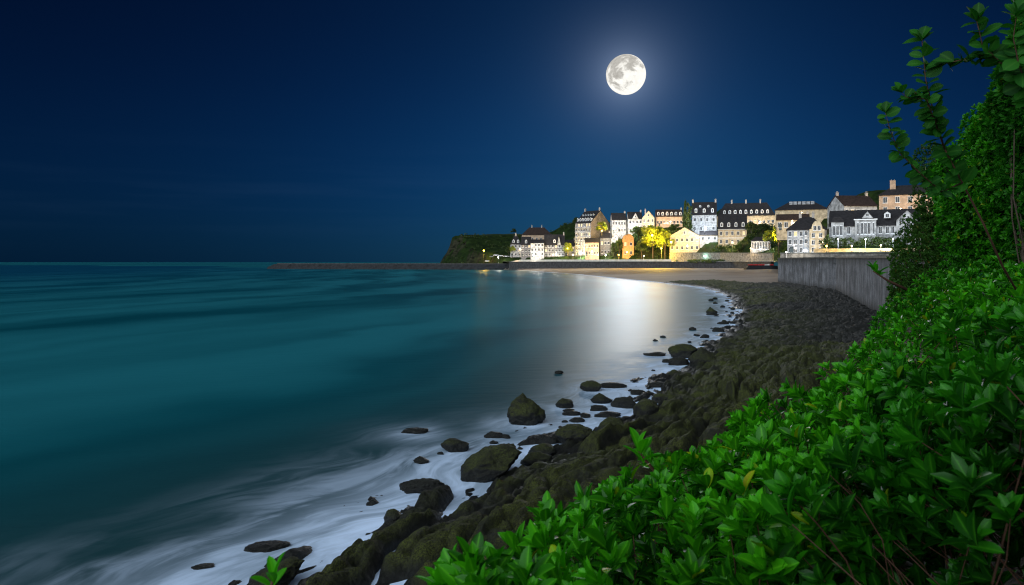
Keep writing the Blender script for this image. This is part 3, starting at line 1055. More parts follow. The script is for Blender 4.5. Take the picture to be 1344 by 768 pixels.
def ground(X, Y):
    X, Y = np.asarray(X, float), np.asarray(Y, float)
    num, den = np.zeros(X.shape), np.zeros(X.shape)
    for cx, cy, cz in ctrl:
        w = 1.0 / ((X - cx) ** 2 + ((Y - cy) * 0.8) ** 2 + 6.0) ** 1.7
        num += w * cz
        den += w
    z = num / den
    dc, _ = seg_dist(X, Y, land_coast)
    for line, start in ((land_front[:3], 23), (land_front[2:], 9)):
        df, _ = seg_dist(X, Y, line)
        df = np.abs(df)
        z = np.minimum(z, 6.15 + 0.05 * df + 1.6 * np.clip(df - start, 0, None))
    return np.minimum(z, 0.5 + np.abs(dc) * 1.25 * np.clip(1 + 1.1 * fbm(X * 0.055, Y * 0.055, 91, 4), 0.45, 2))


cell = 3.0
xs, yy = np.arange(-84, 330, cell), np.arange(30, 952, cell)
Xg, Yg = np.meshgrid(xs, yy)
inside = in_poly(Xg, Yg, LAND)
ring = LAND + [LAND[0]]
best = np.full(Xg.shape, 1e18)
NX, NY = Xg.copy(), Yg.copy()
for (ax, ay), (bx, by) in zip(ring[:-1], ring[1:]):
    ex, ey = bx - ax, by - ay
    tq = np.clip(((Xg - ax) * ex + (Yg - ay) * ey) / (ex * ex + ey * ey), 0, 1)
    qx, qy = ax + tq * ex, ay + tq * ey
    d2 = (Xg - qx) ** 2 + (Yg - qy) ** 2
    mk = d2 < best
    best = np.where(mk, d2, best)
    NX, NY = np.where(mk, qx, NX), np.where(mk, qy, NY)
snap = ~inside & (best < (cell * 1.5) ** 2)
keep = inside | snap
Xs, Ys = np.where(snap, NX, Xg), np.where(snap, NY, Yg)
Zs = ground(Xs, Ys) + np.where(snap, -0.35, 0.5 * fbm(Xs * 0.08, Ys * 0.08, 80, 3) - 0.2)
q = grid_quads(*Xg.shape)
q = q[keep.ravel()[q].all(1)]
used = np.unique(q)
remap = np.full(Xg.size, -1)
remap[used] = np.arange(len(used))
me = np_mesh('town_hill', np.stack([Xs, Ys, Zs], -1).reshape(-1, 3)[used], remap[q], True)
m = mat('hill_grass', (0.018, 0.034, 0.008), rough=0.95, spec=0.05, col2=(0.005, 0.011, 0.004), scale=0.22, detail=9, bump=0.9, bscale=0.8, bdist=0.8)
n, l = m.node_tree.nodes, m.node_tree.links
gN = nn('ShaderNodeNewGeometry')
sN = nn('ShaderNodeSeparateXYZ')
l.new(gN.outputs['True Normal'], sN.inputs[0])
rN = nnoise(gN.outputs['Position'], (0.25, 0.25, 0.6), 0, 7, 0.7).outputs[0]
old = n['Principled BSDF'].inputs['Base Color'].links[0].from_socket
rockn = nmix(nmap(rN, 0.35, 0.65), (0.007, 0.008, 0.005), (0.036, 0.036, 0.022))
l.new(nmix(nmap(nmath('ADD', sN.outputs['Z'], nmath('MULTIPLY', rN, 0.5)), 0.66, 0.90), rockn, old), n['Principled BSDF'].inputs['Base Color'])
tag(link('hill_terrain', me, m), 'dark green grassy hill and headland under the town', None, None, 'structure')

# ---------------------------------------------------------------- houses
def window_mesh(lit=False):
    mb = MB()
    f = 0.075
    mb.box(-0.5, -0.5 + f, -0.06, 0.02, 0, 1, 0)
    mb.box(0.5 - f, 0.5, -0.06, 0.02, 0, 1, 0)
    mb.box(-0.5 + f, 0.5 - f, -0.06, 0.02, 1 - f * 0.8, 1, 0)
    mb.box(-0.62, 0.62, -0.14, 0.02, -0.06, 0.0, 0)
    mb.box(-0.5 + f, 0.5 - f, -0.06, 0.02, 0.0, f * 0.8, 0)
    mb.box(-0.025, 0.025, -0.05, 0.0, f * 0.8, 1 - f * 0.8, 0)
    mb.box(-0.5 + f, 0.5 - f, -0.03, 0.015, f * 0.8, 1 - f * 0.8, 1)
    me = mb.mesh('window')
    me.materials.append(M['trim'])
    me.materials.append(M['litglass'] if lit else M['glass'])
    return me


WIN, WINLIT = window_mesh(), window_mesh(True)


def put_window(parent, x, y, z, w, h, rz=0.0, lit=False):
    o = bpy.data.objects.new('window', WINLIT if lit else WIN)
    COL.objects.link(o)
    o.parent = parent
    o.location = (x, y, z)
    o.scale = (w, 1, h)
    o.rotation_euler.z = rz
    return o


def gable_roof(mb, x0, x1, y0, y1, z0, rh, ov=0.35, th=0.22, ax='x'):
    """Two roof slabs; the ridge runs along ax."""
    if ax == 'x':
        a0, a1, b0, b1 = x0 - ov * 0.6, x1 + ov * 0.6, y0, y1
    else:
        a0, a1, b0, b1 = y0 - ov * 0.6, y1 + ov * 0.6, x0, x1
    c = (b0 + b1) / 2
    sl = rh / (c - b0)
    for sgn, e in ((-1, b0), (1, b1)):
        lo = (e + sgn * ov, z0 - ov * sl)
        pts = [lo, (c, z0 + rh), (c, z0 + rh + th * 1.3), (lo[0], lo[1] + th)]
        mb.prism(pts, ax, a0, a1)


def hip_roof(mb, x0, x1, y0, y1, z0, rh, ov=0.4, th=0.2):
    x0, x1, y0, y1 = x0 - ov, x1 + ov, y0 - ov, y1 + ov
    ins = min((y1 - y0) / 2 * 0.8, (x1 - x0) * 0.36)
    c = (y0 + y1) / 2
    vs = [(x0, y0, z0), (x1, y0, z0), (x1, y1, z0), (x0, y1, z0), (x0, y0, z0 + th), (x1, y0, z0 + th), (x1, y1, z0 + th), (x0, y1, z0 + th),
          (x0 + ins, c, z0 + rh), (x1 - ins, c, z0 + rh)]
    mb.add(vs, [(0, 3, 2, 1), (0, 1, 5, 4), (1, 2, 6, 5), (2, 3, 7, 6), (3, 0, 4, 7), (4, 5, 9, 8), (5, 6, 9), (6, 7, 8, 9), (7, 4, 8)])


def dormer(root, x, yf, zb, w, h, slope_y, roofm, wallm='trim'):
    """A dormer whose face stands at yf, its sill at zb; it runs back to slope_y."""
    mb = MB()
    g = w * 0.38
    mb.prism([(x - w / 2, zb), (x + w / 2, zb), (x + w / 2, zb + h), (x, zb + h + g), (x - w / 2, zb + h)], 'y', yf, slope_y, 0)
    o = mb.build('dormer', M[wallm], root)
    mb = MB()
    for sg in (-1, 1):
        mb.prism([(x + sg * (w / 2 + 0.15), zb + h - 0.11), (x, zb + h + g + 0.004), (x, zb + h + g + 0.16), (x + sg * (w / 2 + 0.15), zb + h + 0.05)], 'y', yf - 0.15, slope_y, 0)
    mb.build('roof', M[roofm], o)
    put_window(o, x, yf - 0.004, zb + h * 0.12, w * 0.62, h * 0.85)


def chimney(roof, x, y, z0, z1, w=0.9, matn='chimney'):
    mb = MB()
    mb.box(x - w / 2, x + w / 2, y - w * 0.38, y + w * 0.38, z0, z1)
    mb.box(x - w / 2 - 0.08, x + w / 2 + 0.08, y - w * 0.38 - 0.08, y + w * 0.38 + 0.08, z1 + 0.002, z1 + 0.16)
    for k in (-0.25, 0.25):
        mb.tube([(x + k * w, y, z1 + 0.16), (x + k * w, y, z1 + 0.62)], [0.12, 0.10], 6)
    mb.build('chimney', M[matn], roof)


def house(name, label, x0, x1, yb, ye, yr, d, op):
    dep = op.get('dep', 9)
    yaw = R(op.get('yaw', 0))
    W = (x1 - x0) / F * d
    w = op.get('w') or (W - dep * abs(math.sin(yaw))) / math.cos(yaw)
    c = at((x0 + x1) / 2, yb, d)
    hw, rh = (yb - ye) / F * d, (ye - yr) / F * d
    th0 = math.atan2(c.x, c.y)             # it faces the bay
    w *= math.cos(th0)
    root = tag(empty(name, c, 0), label, 'house' if 'hotel' not in name and name not in ('hall', 'pavilion') else {'hall': 'hall', 'pavilion': 'pavilion'}.get(name, 'hotel'), 'houses of the seaside town')
    root.rotation_euler.z = -th0
    if yaw:
        # turn about the middle of the footprint so that the outline keeps its place
        mid0 = Vector((0, dep / 2, 0))
        mid0.rotate(root.rotation_euler)
        root.rotation_euler.z = yaw - th0
        mid = Vector((0, dep / 2, 0))
        mid.rotate(root.rotation_euler)
        root.location = c + mid0 - mid
    wm, rm = op.get('wall', 'white'), op.get('roofm', 'slate')
    X0, X1 = -w / 2, w / 2
    roof = op.get('roof', 'gable')
    LOW = -4.0
    # walls
    mb = MB()
    if roof == 'gable':
        mb.prism([(0, LOW), (dep, LOW), (dep, hw), (dep / 2, hw + rh), (0, hw)], 'x', X0, X1)
    elif roof == 'front':
        mb.prism([(X0, LOW), (X1, LOW), (X1, hw), (0, hw + rh), (X0, hw)], 'y', 0, dep)
    elif roof == 'round':
        arc_ = [(w / 2 * math.cos(a_), hw + rh * math.sin(a_)) for a_ in np.linspace(0, math.pi, 13)]
        mb.prism([(X0, LOW), (X1, LOW)] + arc_, 'y', 0, dep)
    else:
        mb.box(X0, X1, 0, dep, LOW, hw - 0.003)
    mats = [M[wm]]
    wall = mb.build('wall', mats, root)
    if op.get('gable'):
        mb = MB()
        mb.prism([(0.02, LOW), (dep - 0.02, LOW), (dep - 0.02, hw - 0.03), (dep / 2, hw + rh - 0.06), (0.02, hw - 0.03)], 'x', X1 + 0.004, X1 + 0.14)
        mb.build('gable_wall', M[op['gable']], root)
    # roof
    mb = MB()
    if roof == 'gable':
        gable_roof(mb, X0, X1, 0, dep, hw, rh)
    elif roof == 'front':
        gable_roof(mb, X0, X1, 0, dep, hw, rh, ax='y')
    elif roof == 'round':
        pts = [((w / 2 + 0.2) * math.cos(a_), hw + (rh + 0.2) * math.sin(a_)) for a_ in np.linspace(0, math.pi, 13)]
        pts += [((w / 2 + 0.01) * math.cos(a_), hw + (rh + 0.01) * math.sin(a_)) for a_ in np.linspace(math.pi, 0, 13)]
        mb.prism(pts, 'y', 0.3, dep + 0.2)
    else:
        hip_roof(mb, X0, X1, 0, dep, hw, rh)
    rf = mb.build('roof', M[rm], root)
    nch = op.get('chim', 1)
    for k in range(nch):
        if roof == 'gable':
            cx = (X0 + 0.6) if (nch > 1 and k == 0) else (X1 - 0.6) if k == nch - 1 else X0 + w * k / max(1, nch - 1)
        elif roof == 'hip':
            cx = X0 + w * (k + 1) / (nch + 1)
        else:
            cx = X0 + w * 0.25
        top = hw + rh + max(0.8, 0.16 * rh + 0.5)
        chimney(rf, cx, dep / 2, hw + rh * (0.6 if roof != 'front' else 0.2), top, 1.0 if d > 300 else 0.8)
    if op.get('leftchim'):
        chimney(rf, X0 + w * 0.22, dep * 0.35, hw + 0.5, hw + rh + 1.6, 1.9, 'peach')
    rs_ = random.Random(int(x0 * 10))
    # windows
    rows, cols = op.get('rows', 2), op.get('cols', 3)
    vis = hw
    if rows and cols:
        fh = vis / rows
        sp = w / cols
        ww = min(1.5, sp * 0.60)
        wh = min(2.3, fh * 0.62)
        if op.get('tall'):
            wh, ww = fh * 0.70, sp * 0.60
        for r_ in range(rows):
            for cc in range(cols):
                xx = X0 + sp * (cc + 0.5)
                if op.get('front_gable') and abs((xx - X0) / w - op['front_gable'][0]) < op['front_gable'][1] / 2 + 0.03:
                    continue
                put_window(root, xx, -0.004, fh * r_ + fh * 0.24, ww, wh, 0, rs_.random() < 0.12)
        side = 1 if yaw < 0 else -1
        if yaw and not op.get('gable') and d > 400:
            for r_ in range(rows):
                for q_ in (0.3, 0.7):
                    put_window(root, side * (w / 2 + 0.004), dep * q_, fh * r_ + fh * 0.24, ww, wh, R(90 * side), False)
    if roof == 'front' and rows > 1:
        put_window(root, 0, -0.004, hw + rh * 0.18, min(1.2, w * 0.1), rh * 0.36)
    if name in ('terraced_house', 'timbered_house', 'cottage', 'shop_house', 'row_house', 'seafront_house', 'hotel'):
        mb = MB()
        dx_ = X0 + w * 0.12
        mb.box(dx_ - 0.55, dx_ + 0.55, -0.10, -0.003, 0.0, 2.25)
        mb.box(dx_ - 0.7, dx_ + 0.7, -0.5, -0.003, 2.253, 2.40)
        mb.build('door', M['door'], root)
    # dormers
    nd = op.get('dorm', 0)
    if nd:
        half = dep / 2
        for k in range(nd):
            frac = (k + 0.5) / nd
            if roof == 'hip':
                frac = 0.08 + 0.84 * frac
            dw = min(1.7, w / nd * 0.56)
            yf = half * 0.16
            zb = hw + rh * 0.16
            dh = min(rh * 0.40, dw * 1.35)
            back = half * min(0.92, 0.16 + (dh + dw * 0.38) / rh + 0.08)
            dormer(root, X0 + w * frac, yf - 0.25, zb, dw, dh, back, rm)
        if op.get('big') and roof == 'gable':
            for k in range(nd - 1):
                frac = (k + 1.0) / nd
                dw = min(1.2, w / nd * 0.4)
                dormer(root, X0 + w * frac, half * 0.55, hw + rh * 0.60, dw, rh * 0.13, half * 0.85, rm)
    if op.get('crossgable'):
        cw = w * op['crossgable'] * 0.62
        cx = X0 + w * (0.5 if op['crossgable'] > 0.5 else 0.72)
        mb = MB()
        mb.prism([(cx - cw / 2, hw - 0.4), (cx + cw / 2, hw - 0.4), (cx + cw / 2, hw + 0.1), (cx, hw + rh * 0.82), (cx - cw / 2, hw + 0.1)], 'y', -0.25, dep / 2)
        g = mb.build('front_gable', M[wm], root)
        mb = MB()
        for sg in (-1, 1):
            mb.prism([(cx + sg * (cw / 2 + 0.3), hw - 0.3), (cx, hw + rh * 0.82 + 0.004), (cx, hw + rh * 0.82 + 0.25), (cx + sg * (cw / 2 + 0.3), hw - 0.08)], 'y', -0.45, dep / 2)
        mb.build('roof', M[rm], g)
        put_window(g, cx, -0.254, hw + rh * 0.10, cw * 0.26, rh * 0.34)
    if op.get('beams'):
        mb = MB()
        for k in range(rows + 1):
            mb.box(X0, X1, -0.07, -0.003, hw * k / rows - 0.14, hw * k / rows + 0.14)
        for k in range(cols + 1):
            xx = min(max(X0 + w * k / cols, X0 + 0.14), X1 - 0.14)
            mb.box(xx - 0.12, xx + 0.12, -0.05, -0.003, hw / rows, hw)
        mb.build('timber_frame', M['timber'], root)
    if op.get('cornice'):
        mb = MB()
        mb.box(X0 - 0.3, X1 + 0.3, -0.35, -0.003, hw - 0.55, hw - 0.15)
        mb.box(X0 - 0.1, X1 + 0.1, -0.16, -0.003, hw * 0.42, hw * 0.47)
        mb.build('cornice', M['trim'], root)
    if op.get('big') and name == 'hotel':
        for r_ in range(1, rows):
            mb = MB()
            zf = hw / rows * r_
            mb.box(X0 + 0.4, X1 - 0.4, -0.9, -0.003, zf - 0.12, zf)
            mb.box(X0 + 0.4, X1 - 0.4, -0.9, -0.84, zf + 0.75, zf + 0.83)
            for k in range(13):
                xx = X0 + 0.5 + (w - 1.0) * k / 12
                mb.box(xx - 0.03, xx + 0.03, -0.89, -0.85, zf, zf + 0.75)
            mb.build('balcony', M['trim'], root)
    if op.get('sky'):
        n_ = op['sky']
        for k in range(n_):
            xx = X0 + w * (0.30 + 0.42 * k / (n_ - 1))
            y_a, y_b = dep * 0.5 * 0.58, dep * 0.5 * 0.90
            za, zb_ = hw + rh * 0.58, hw + rh * 0.90
            mb = MB()
            mb.prism([(y_a, za + 0.15), (y_b, zb_ + 0.15), (y_b, zb_ + 0.35), (y_a, za + 0.35)], 'x', xx - 0.75, xx + 0.75)
            mb.build('skylight', M['cool'], root)
    if op.get('front_gable'):
        fx, fw = op['front_gable']
        cx, cw = X0 + w * fx, w * fw
        pts = [(cx - cw / 2, -3), (cx + cw / 2, -3), (cx + cw / 2, hw + 0.2)]
        pts += [(cx + cw * 0.36 * math.cos(a_), hw + 0.2 + rh * 0.62 * math.sin(a_)) for a_ in np.linspace(0, math.pi, 11)]
        pts += [(cx - cw / 2, hw + 0.2)]
        mb = MB()
        mb.prism(pts, 'y', -0.9, 3.0)
        g = mb.build('rounded_gable', M['cream'], root)
        for r_ in range(4):
            for q_ in (-0.24, 0.24) if r_ < 3 else (-0.14, 0.14):
                put_window(g, cx + cw * q_, -0.904, hw / 3.4 * r_ + 0.7, 0.95, 1.45)
        mb = MB()
        mb.box(X0 + w * 0.44, X0 + w * 0.52, -0.7, -0.003, -2, hw - 0.3)
        b_ = mb.build('bay', M['white'], root)
        for r_ in range(3):
            put_window(b_, X0 + w * 0.48, -0.704, hw / 3 * r_ + 0.8, 0.75, 1.5)
    if op.get('villa'):
        def xat(px):
            return (px - (x0 + x1) / 2) / F * d * math.cos(th0)

        def zat(py):
            return (yb - py) / F * d
        # left bay, flat topped with a narrow hipped roof
        mb = MB()
        mb.box(xat(1090), xat(1107), -0.8, -0.003, -2, zat(291))
        b_ = mb.build('bay', M['white'], root)
        for px in (1093.5, 1098.5, 1103.5):
            put_window(b_, xat(px), -0.804, zat(309), 0.72, 2.9)
        mb = MB()
        mb.prism([(xat(1088.5), zat(291) + 0.003), (xat(1108.5), zat(291) + 0.003), (xat(1103.5), zat(284)), (xat(1093.5), zat(284))], 'y', -1.0, 3.4)
        mb.build('roof', M['slate'], b_)
        # middle wing with a triangular pediment
        mb = MB()
        mb.prism([(xat(1122), -2), (xat(1150), -2), (xat(1150), zat(289)), (xat(1122), zat(289))], 'y', -1.6, -0.003)
        b_ = mb.build('middle_bay', M['white'], root)
        for px in (1131.2, 1136.0, 1140.8):
            put_window(b_, xat(px), -1.604, zat(308), 0.72, 3.4)
        for px in (1126.0, 1146.5):
            put_window(b_, xat(px), -1.604, zat(308), 0.45, 3.4)
        mb = MB()
        mb.box(xat(1120.5), xat(1151.5), -1.95, -0.003, zat(289) + 0.003, zat(287.6))
        mb.build('cornice', M['trim'], b_)
        mb = MB()
        mb.prism([(xat(1131), zat(286.5)), (xat(1146), zat(286.5)), (xat(1138.5), zat(277.5))], 'y', -1.3, 4.5)
        g = mb.build('pediment', M['white'], root)
        put_window(g, xat(1138.5), -1.304, zat(284.6), 0.75, 0.85)
        mb = MB()
        for sg in (-1, 1):
            mb.prism([(xat(1138.5 + sg * 8.2), zat(287.0)), (xat(1138.5), zat(277.5) + 0.004), (xat(1138.5), zat(276.4)), (xat(1138.5 + sg * 9.2), zat(287.0))], 'y', -1.55, 4.5)
        mb.build('roof', M['slate'], g)
        # recessed part with the single dormer
        for px in (1155.5, 1164.5, 1171.5):
            put_window(root, xat(px), -0.004, zat(307), 0.85, 2.1)
        put_window(root, xat(1113.5), -0.004, zat(307), 0.9, 2.2)
        dormer(root, xat(1164.5), 0.7, zat(286.5), 1.55, 1.25, 3.6, 'slate')
        # right wing, gable towards the sea
        mb = MB()
        mb.prism([(xat(1176), -2), (xat(1203), -2), (xat(1203), zat(290)), (xat(1189.5), zat(277.5)), (xat(1176), zat(290))], 'y', -1.4, 5)
        g = mb.build('gabled_wing', M['white'], root)
        for px in (1182, 1190, 1197.5):
            put_window(g, xat(px), -1.404, zat(292.5 + (0 if px == 1190 else 1)), 1.05, 1.05)
            put_window(g, xat(px), -1.404, zat(308), 1.05, 1.9)
        mb = MB()
        for sg in (-1, 1):
            mb.prism([(xat(1189.5 + sg * 14.7), zat(290.8)), (xat(1189.5), zat(277.5) + 0.004), (xat(1189.5), zat(276.1)), (xat(1189.5 + sg * 15.2), zat(289.8))], 'y', -1.75, 5)
        mb.build('roof', M['slate'], g)
    return root


for hrow in HOUSES:
    house(*hrow)

# ---------------------------------------------------------------- walls and ground of the town
def stone_run(name, label, pts, tops, bottoms, thick, mt, cat='wall', cop=True):
    root = tag(empty(name, (pts[0][0], pts[0][1], bottoms[0])), label, cat)
    mb = MB()
    wall_run(mb, pts, tops, bottoms, thick)
    o = mb.build('wall', M[mt], root)
    o.matrix_parent_inverse = Matrix.Translation(-root.location)
    if cop:
        mb = MB()
        wall_run(mb, [(p[0] - 0.1, p[1] - 0.12) for p in pts], [t_ + 0.25 for t_ in tops], [t_ + 0.003 for t_ in tops], thick + 0.24)
        o = mb.build('coping', M['coping'], root)
        o.matrix_parent_inverse = Matrix.Translation(-root.location)
    return root


def zz(py, d):
    return H - (py - HY) / F * d


# paved promenade behind the wall
pv = MB()
pl0 = [(p.x + 0.6, p.y + 0.9) for p in PROM[:3]] + [(PROM[3].x + 1.0, PROM[3].y + 0.8), (PROM[4].x + 1.0, PROM[4].y + 0.6)]
nrm_ = [(0.30, 0.95), (0.55, 0.83), (0.78, 0.62), (0.80, 0.60), (0.80, 0.60)]
wd_ = [24, 22, 7, 7, 7]
vs_ = []
for p_, n_, w_ in zip(pl0, nrm_, wd_):
    vs_ += [(p_[0], p_[1], 6.26), (p_[0] + n_[0] * w_, p_[1] + n_[1] * w_, 6.26 + 0.055 * w_)]
pv.add(vs_, [(2 * i, 2 * i + 1, 2 * i + 3, 2 * i + 2) for i in range(4)])
tag(pv.build('promenade_pavement', M['pave']), 'pale paved promenade behind the long masonry wall', None, None, 'structure')
ja, jb, jc = at(879, 345, 477), at(945, 345, 446), at(1014, 345, 402)
stone_run('rubble_stone_wall', 'warm lit rubble stone wall below the green bank with a small teal lamp on it', [ja[:2], jb[:2], jc[:2]],
          [zz(332, ja.y), zz(332, jb.y), zz(332.5, jc.y)], [3, 3, 3], 0.9, 'stone')
sa, sb = at(692, 341, 566), at(876, 341, 504)
smid = Vector(PROM[1][:2]) + Vector((2.0, 6.5))
stone_run('seafront_parapet', 'low pale parapet along the lamplit seafront', [(PROM[0].x + 8, PROM[0].y - 1.0 + 3), (PROM[1].x + 1, PROM[1].y + 3), (PROM[2].x + 1, PROM[2].y + 3.5)],
          [7.8, 7.8, 7.75], [5.5] * 3, 0.5, 'pave', cop=False)
ra, rb = at(1024, 340, 182), at(1215, 340, 150)
stone_run('brown_retaining_wall', 'low brown stone wall on the platform behind the concrete sea wall', [ra[:2], rb[:2]], [zz(333, ra.y), zz(332.5, rb.y)], [5.5, 5.5], 0.6, 'stone')
ra, rb = at(1068, 333, 193), at(1215, 332, 176)
stone_run('light_trail_wall', 'low cream wall standing in for the golden light trail along the road under the hedge', [ra[:2], rb[:2]], [zz(326.5, ra.y), zz(325.5, rb.y)], [7.0, 6.8], 0.5, 'cream', cop=False)  # wall added in place of the car light trail on the road

# ---------------------------------------------------------------- trees of the town
def leaf_cloud(centers, radii, per, size, seed, squash=1.0):
    """Small leaf faces spread through a set of clumps: vertices, quads, tint."""
    r_ = np.random.default_rng(seed)
    C_ = np.repeat(np.asarray(centers, float), per, 0)
    Rr = np.repeat(np.asarray(radii, float), per)
    nrm = r_.normal(size=C_.shape)
    nrm /= np.linalg.norm(nrm, axis=1)[:, None]
    rad = Rr * (0.35 + 0.65 * r_.random(len(Rr)) ** 0.5)
    Pp = C_ + nrm * rad[:, None] * np.array([1, 1, squash])
    a = r_.normal(size=C_.shape)
    a /= np.linalg.norm(a, axis=1)[:, None]
    b = np.cross(a, nrm + 0.6 * r_.normal(size=C_.shape))
    b /= np.linalg.norm(b, axis=1)[:, None] + 1e-9
    s_ = size * (0.6 + 0.8 * r_.random(len(Rr)))[:, None]
    v = np.stack([Pp - a * s_, Pp + b * s_ * 0.55, Pp + a * s_, Pp - b * s_ * 0.55], 1).reshape(-1, 3)
    q_ = np.arange(len(v)).reshape(-1, 4)
    tint = np.repeat(r_.random(len(Rr)), 4)
    return v, q_, tint


M['town_leaf'] = leaf_mat('town_tree_leaves', (0.020, 0.040, 0.010), (0.055, 0.085, 0.020), (1.6, 1.8, 0.8), 0.35)
M['town_leaf_lamplit'] = leaf_mat('lamplit_tree_leaves', (0.09, 0.12, 0.014), (0.22, 0.25, 0.03), (1.5, 1.6, 0.7), 0.4)  # brighter leaf copy for lamplit trees: lamp glow put into the colour


def crown_mesh(seed, shape):
    r_ = random.Random(seed)
    cs, rs_ = [], []
    if shape == 'column':
        for k in range(14):
            h = k / 13
            cs.append((r_.gauss(0, 0.05), r_.gauss(0, 0.05), 0.12 + 0.85 * h))
            rs_.append(0.16 * (1 - 0.75 * h) + 0.02)
    else:
        for k in range(17):
            a_, e_ = r_.uniform(0, 6.28), r_.uniform(-0.5, 1.2)
            q_ = r_.uniform(0.15, 0.34)
            cs.append((q_ * math.cos(a_) * math.cos(e_), q_ * math.sin(a_) * math.cos(e_), 0.62 + 0.30 * math.sin(e_)))
            rs_.append(r_.uniform(0.10, 0.19))
    v, q_, t_ = leaf_cloud(cs, rs_, 130 if shape != 'column' else 70, 0.033, seed)
    return np_mesh('tree_crown', v, q_, False, {'tint': t_})


def trunk_mesh(seed, shape):
    r_ = random.Random(seed + 90)
    mb = MB()
    if shape == 'column':
        mb.tube([(0, 0, -0.1), (0, 0, 0.9)], [0.025, 0.006], 6)
    else:
        mb.tube([(0, 0, -0.12), (0.01, 0, 0.2), (0.0, 0.01, 0.45), (0.01, 0, 0.75)], [0.03, 0.024, 0.018, 0.006], 7)
        for k in range(5):
            a_ = r_.uniform(0, 6.28)
            mb.tube([(0, 0, 0.28 + 0.05 * k), (0.12 * math.cos(a_), 0.12 * math.sin(a_), 0.46 + 0.05 * k), (0.25 * math.cos(a_), 0.25 * math.sin(a_), 0.6 + 0.05 * k)], [0.014, 0.009, 0.003], 5)
    return mb.mesh('tree_trunk')


CROWNS = {s_: [crown_mesh(i * 5 + (40 if s_ == 'column' else 0), s_) for i in range(1 if s_ == 'column' else 4)] for s_ in ('round', 'column')}
TRUNKS = {s_: trunk_mesh(1, s_) for s_ in ('round', 'column')}


def tree(px, ybase, ytop, wpx, d, label, shape='round', bright=False, i=0, name='tree', group='trees of the town'):
    c = at(px, ybase, d)
    h = (ybase - ytop) / F * d
    w = wpx / F * d
    root = tag(empty(name, c, i * 1.3), label, 'tree', group)
    cm = CROWNS[shape][i % len(CROWNS[shape])]
    kx = w / (0.9 if shape == 'round' else 0.36)
    for nm, me_, mt in (('trunk', TRUNKS[shape], 'bark'), ('crown', cm, 'town_leaf_lamplit' if bright else 'town_leaf')):
        o = bpy.data.objects.new(nm, me_)
        COL.objects.link(o)
        if not me_.materials:
            me_.materials.append(M[mt])
        o.material_slots[0].link = 'OBJECT'
        o.material_slots[0].material = M[mt]
        o.parent = root
        o.scale = (kx, kx, h) if nm == 'crown' else (max(h * 0.8, kx * 0.6), max(h * 0.8, kx * 0.6), h)
    return root


T = [
    (673, 337, 323, 9, 586, 'small lamplit tree at the left end of the seafront houses', 'round', True),
    (746, 338, 319, 15, 566, 'lamplit tree in front of the small cream cottage', 'round', True),
    (790, 309, 291, 18, 536, 'tree glowing pale green beside the hotel gable', 'round', True),
    (806, 338, 319, 12, 530, 'dark tree between the two stone houses', 'round', False),
    (813, 338, 314, 13, 522, 'leafy tree just left of the orange lit house', 'round', False),
    (842, 338, 316, 22, 506, 'dark bushy tree right of the orange lit house', 'round', False),
    (857, 338, 296, 44, 499, 'large tree glowing yellow from a street lamp inside its crown', 'round', True),
    (873, 338, 303, 26, 488, 'yellow lit tree beside the broad gabled house', 'round', True),
    (838, 318, 298, 24, 524, 'dark tree on the slope under the pointed dormer gable', 'round', False),
    (862, 311, 298, 26, 525, 'green tree on the slope under the long brown roofed house', 'round', True),
    (886, 309, 294, 24, 500, 'dark tree in front of the right end of the hill terrace', 'round', False),
    (899, 306, 264, 8, 504, 'tall narrow dark cypress left of the big hotel', 'column', False),
    (905, 306, 267, 9, 490, 'second tall cypress, touching the wall of the big hotel', 'column', False),
    (1022, 330, 296, 22, 398, 'tree glowing yellow beside the seafront house', 'round', True),
    (1010, 326, 302, 20, 416, 'yellow green tree above the white pavilion', 'round', True),
    (1001, 312, 294, 22, 446, 'dark green tree on the bank below the big hotel', 'round', False),
    (986, 311, 292, 18, 448, 'dark tree on the bank right of the square block with dormers', 'round', False),
    (970, 333, 320, 16, 440, 'small dark tree behind the rubble wall below the square block', 'round', False),
    (1090, 318, 303, 0, 196, '', 'round', False),
    (1086, 325, 309, 9, 196, 'small dark tree at the left end of the long hedge', 'round', False),
    (1207, 324, 294, 30, 168, 'dark tree half covering the right gabled wing', 'round', False),
    (668, 336, 324, 10, 600, 'dark tree at the foot of the headland beside the first house', 'round', False),
    (674, 308, 300, 9, 690, 'small dark tree on the skyline of the headland', 'round', False),
    (757, 300, 286, 15, 640, 'dark tree on the hill crest behind the hotel', 'round', False),
]
for i, tr in enumerate(T):
    if tr[3] > 0 and tr[5]:
        tree(tr[0], tr[1], tr[2], tr[3], tr[4], tr[5], tr[6], tr[7], i)

# shrubby ground cover on the slopes: one mass
r_ = np.random.default_rng(5)
cs = []
for (px, py, d, sx_, sd, nk) in [(850, 303, 520, 60, 8, 60), (900, 322, 484, 40, 8, 40), (930, 324, 458, 44, 5, 70), (1000, 300, 448, 34, 14, 60), (812, 311, 532, 28, 6, 30), (742, 303, 685, 30, 10, 40),
                             (640, 316, 668, 70, 22, 70), (1170, 292, 240, 70, 8, 20), (880, 310, 500, 40, 8, 40), (960, 326, 446, 60, 5, 50)]:
    for _ in range(nk):
        dd = d + r_.normal() * sd
        cs.append(((px - CX + (r_.random() - 0.5) * 2 * sx_ * 0.6) / F * dd, dd))
cs = np.array(cs)
gz = ground(cs[:, 0], cs[:, 1])
cen = np.stack([cs[:, 0], cs[:, 1], gz + 0.2], -1)
v, q_, t_ = leaf_cloud(cen, 0.9 + 1.2 * r_.random(len(cen)), 46, 0.42, 3, 0.75)
tag(link('slope_undergrowth', np_mesh('slope_undergrowth', v, q_, False, {'tint': t_}), M['town_leaf']), 'dark scrub covering the slopes between the houses', None, None, 'stuff')

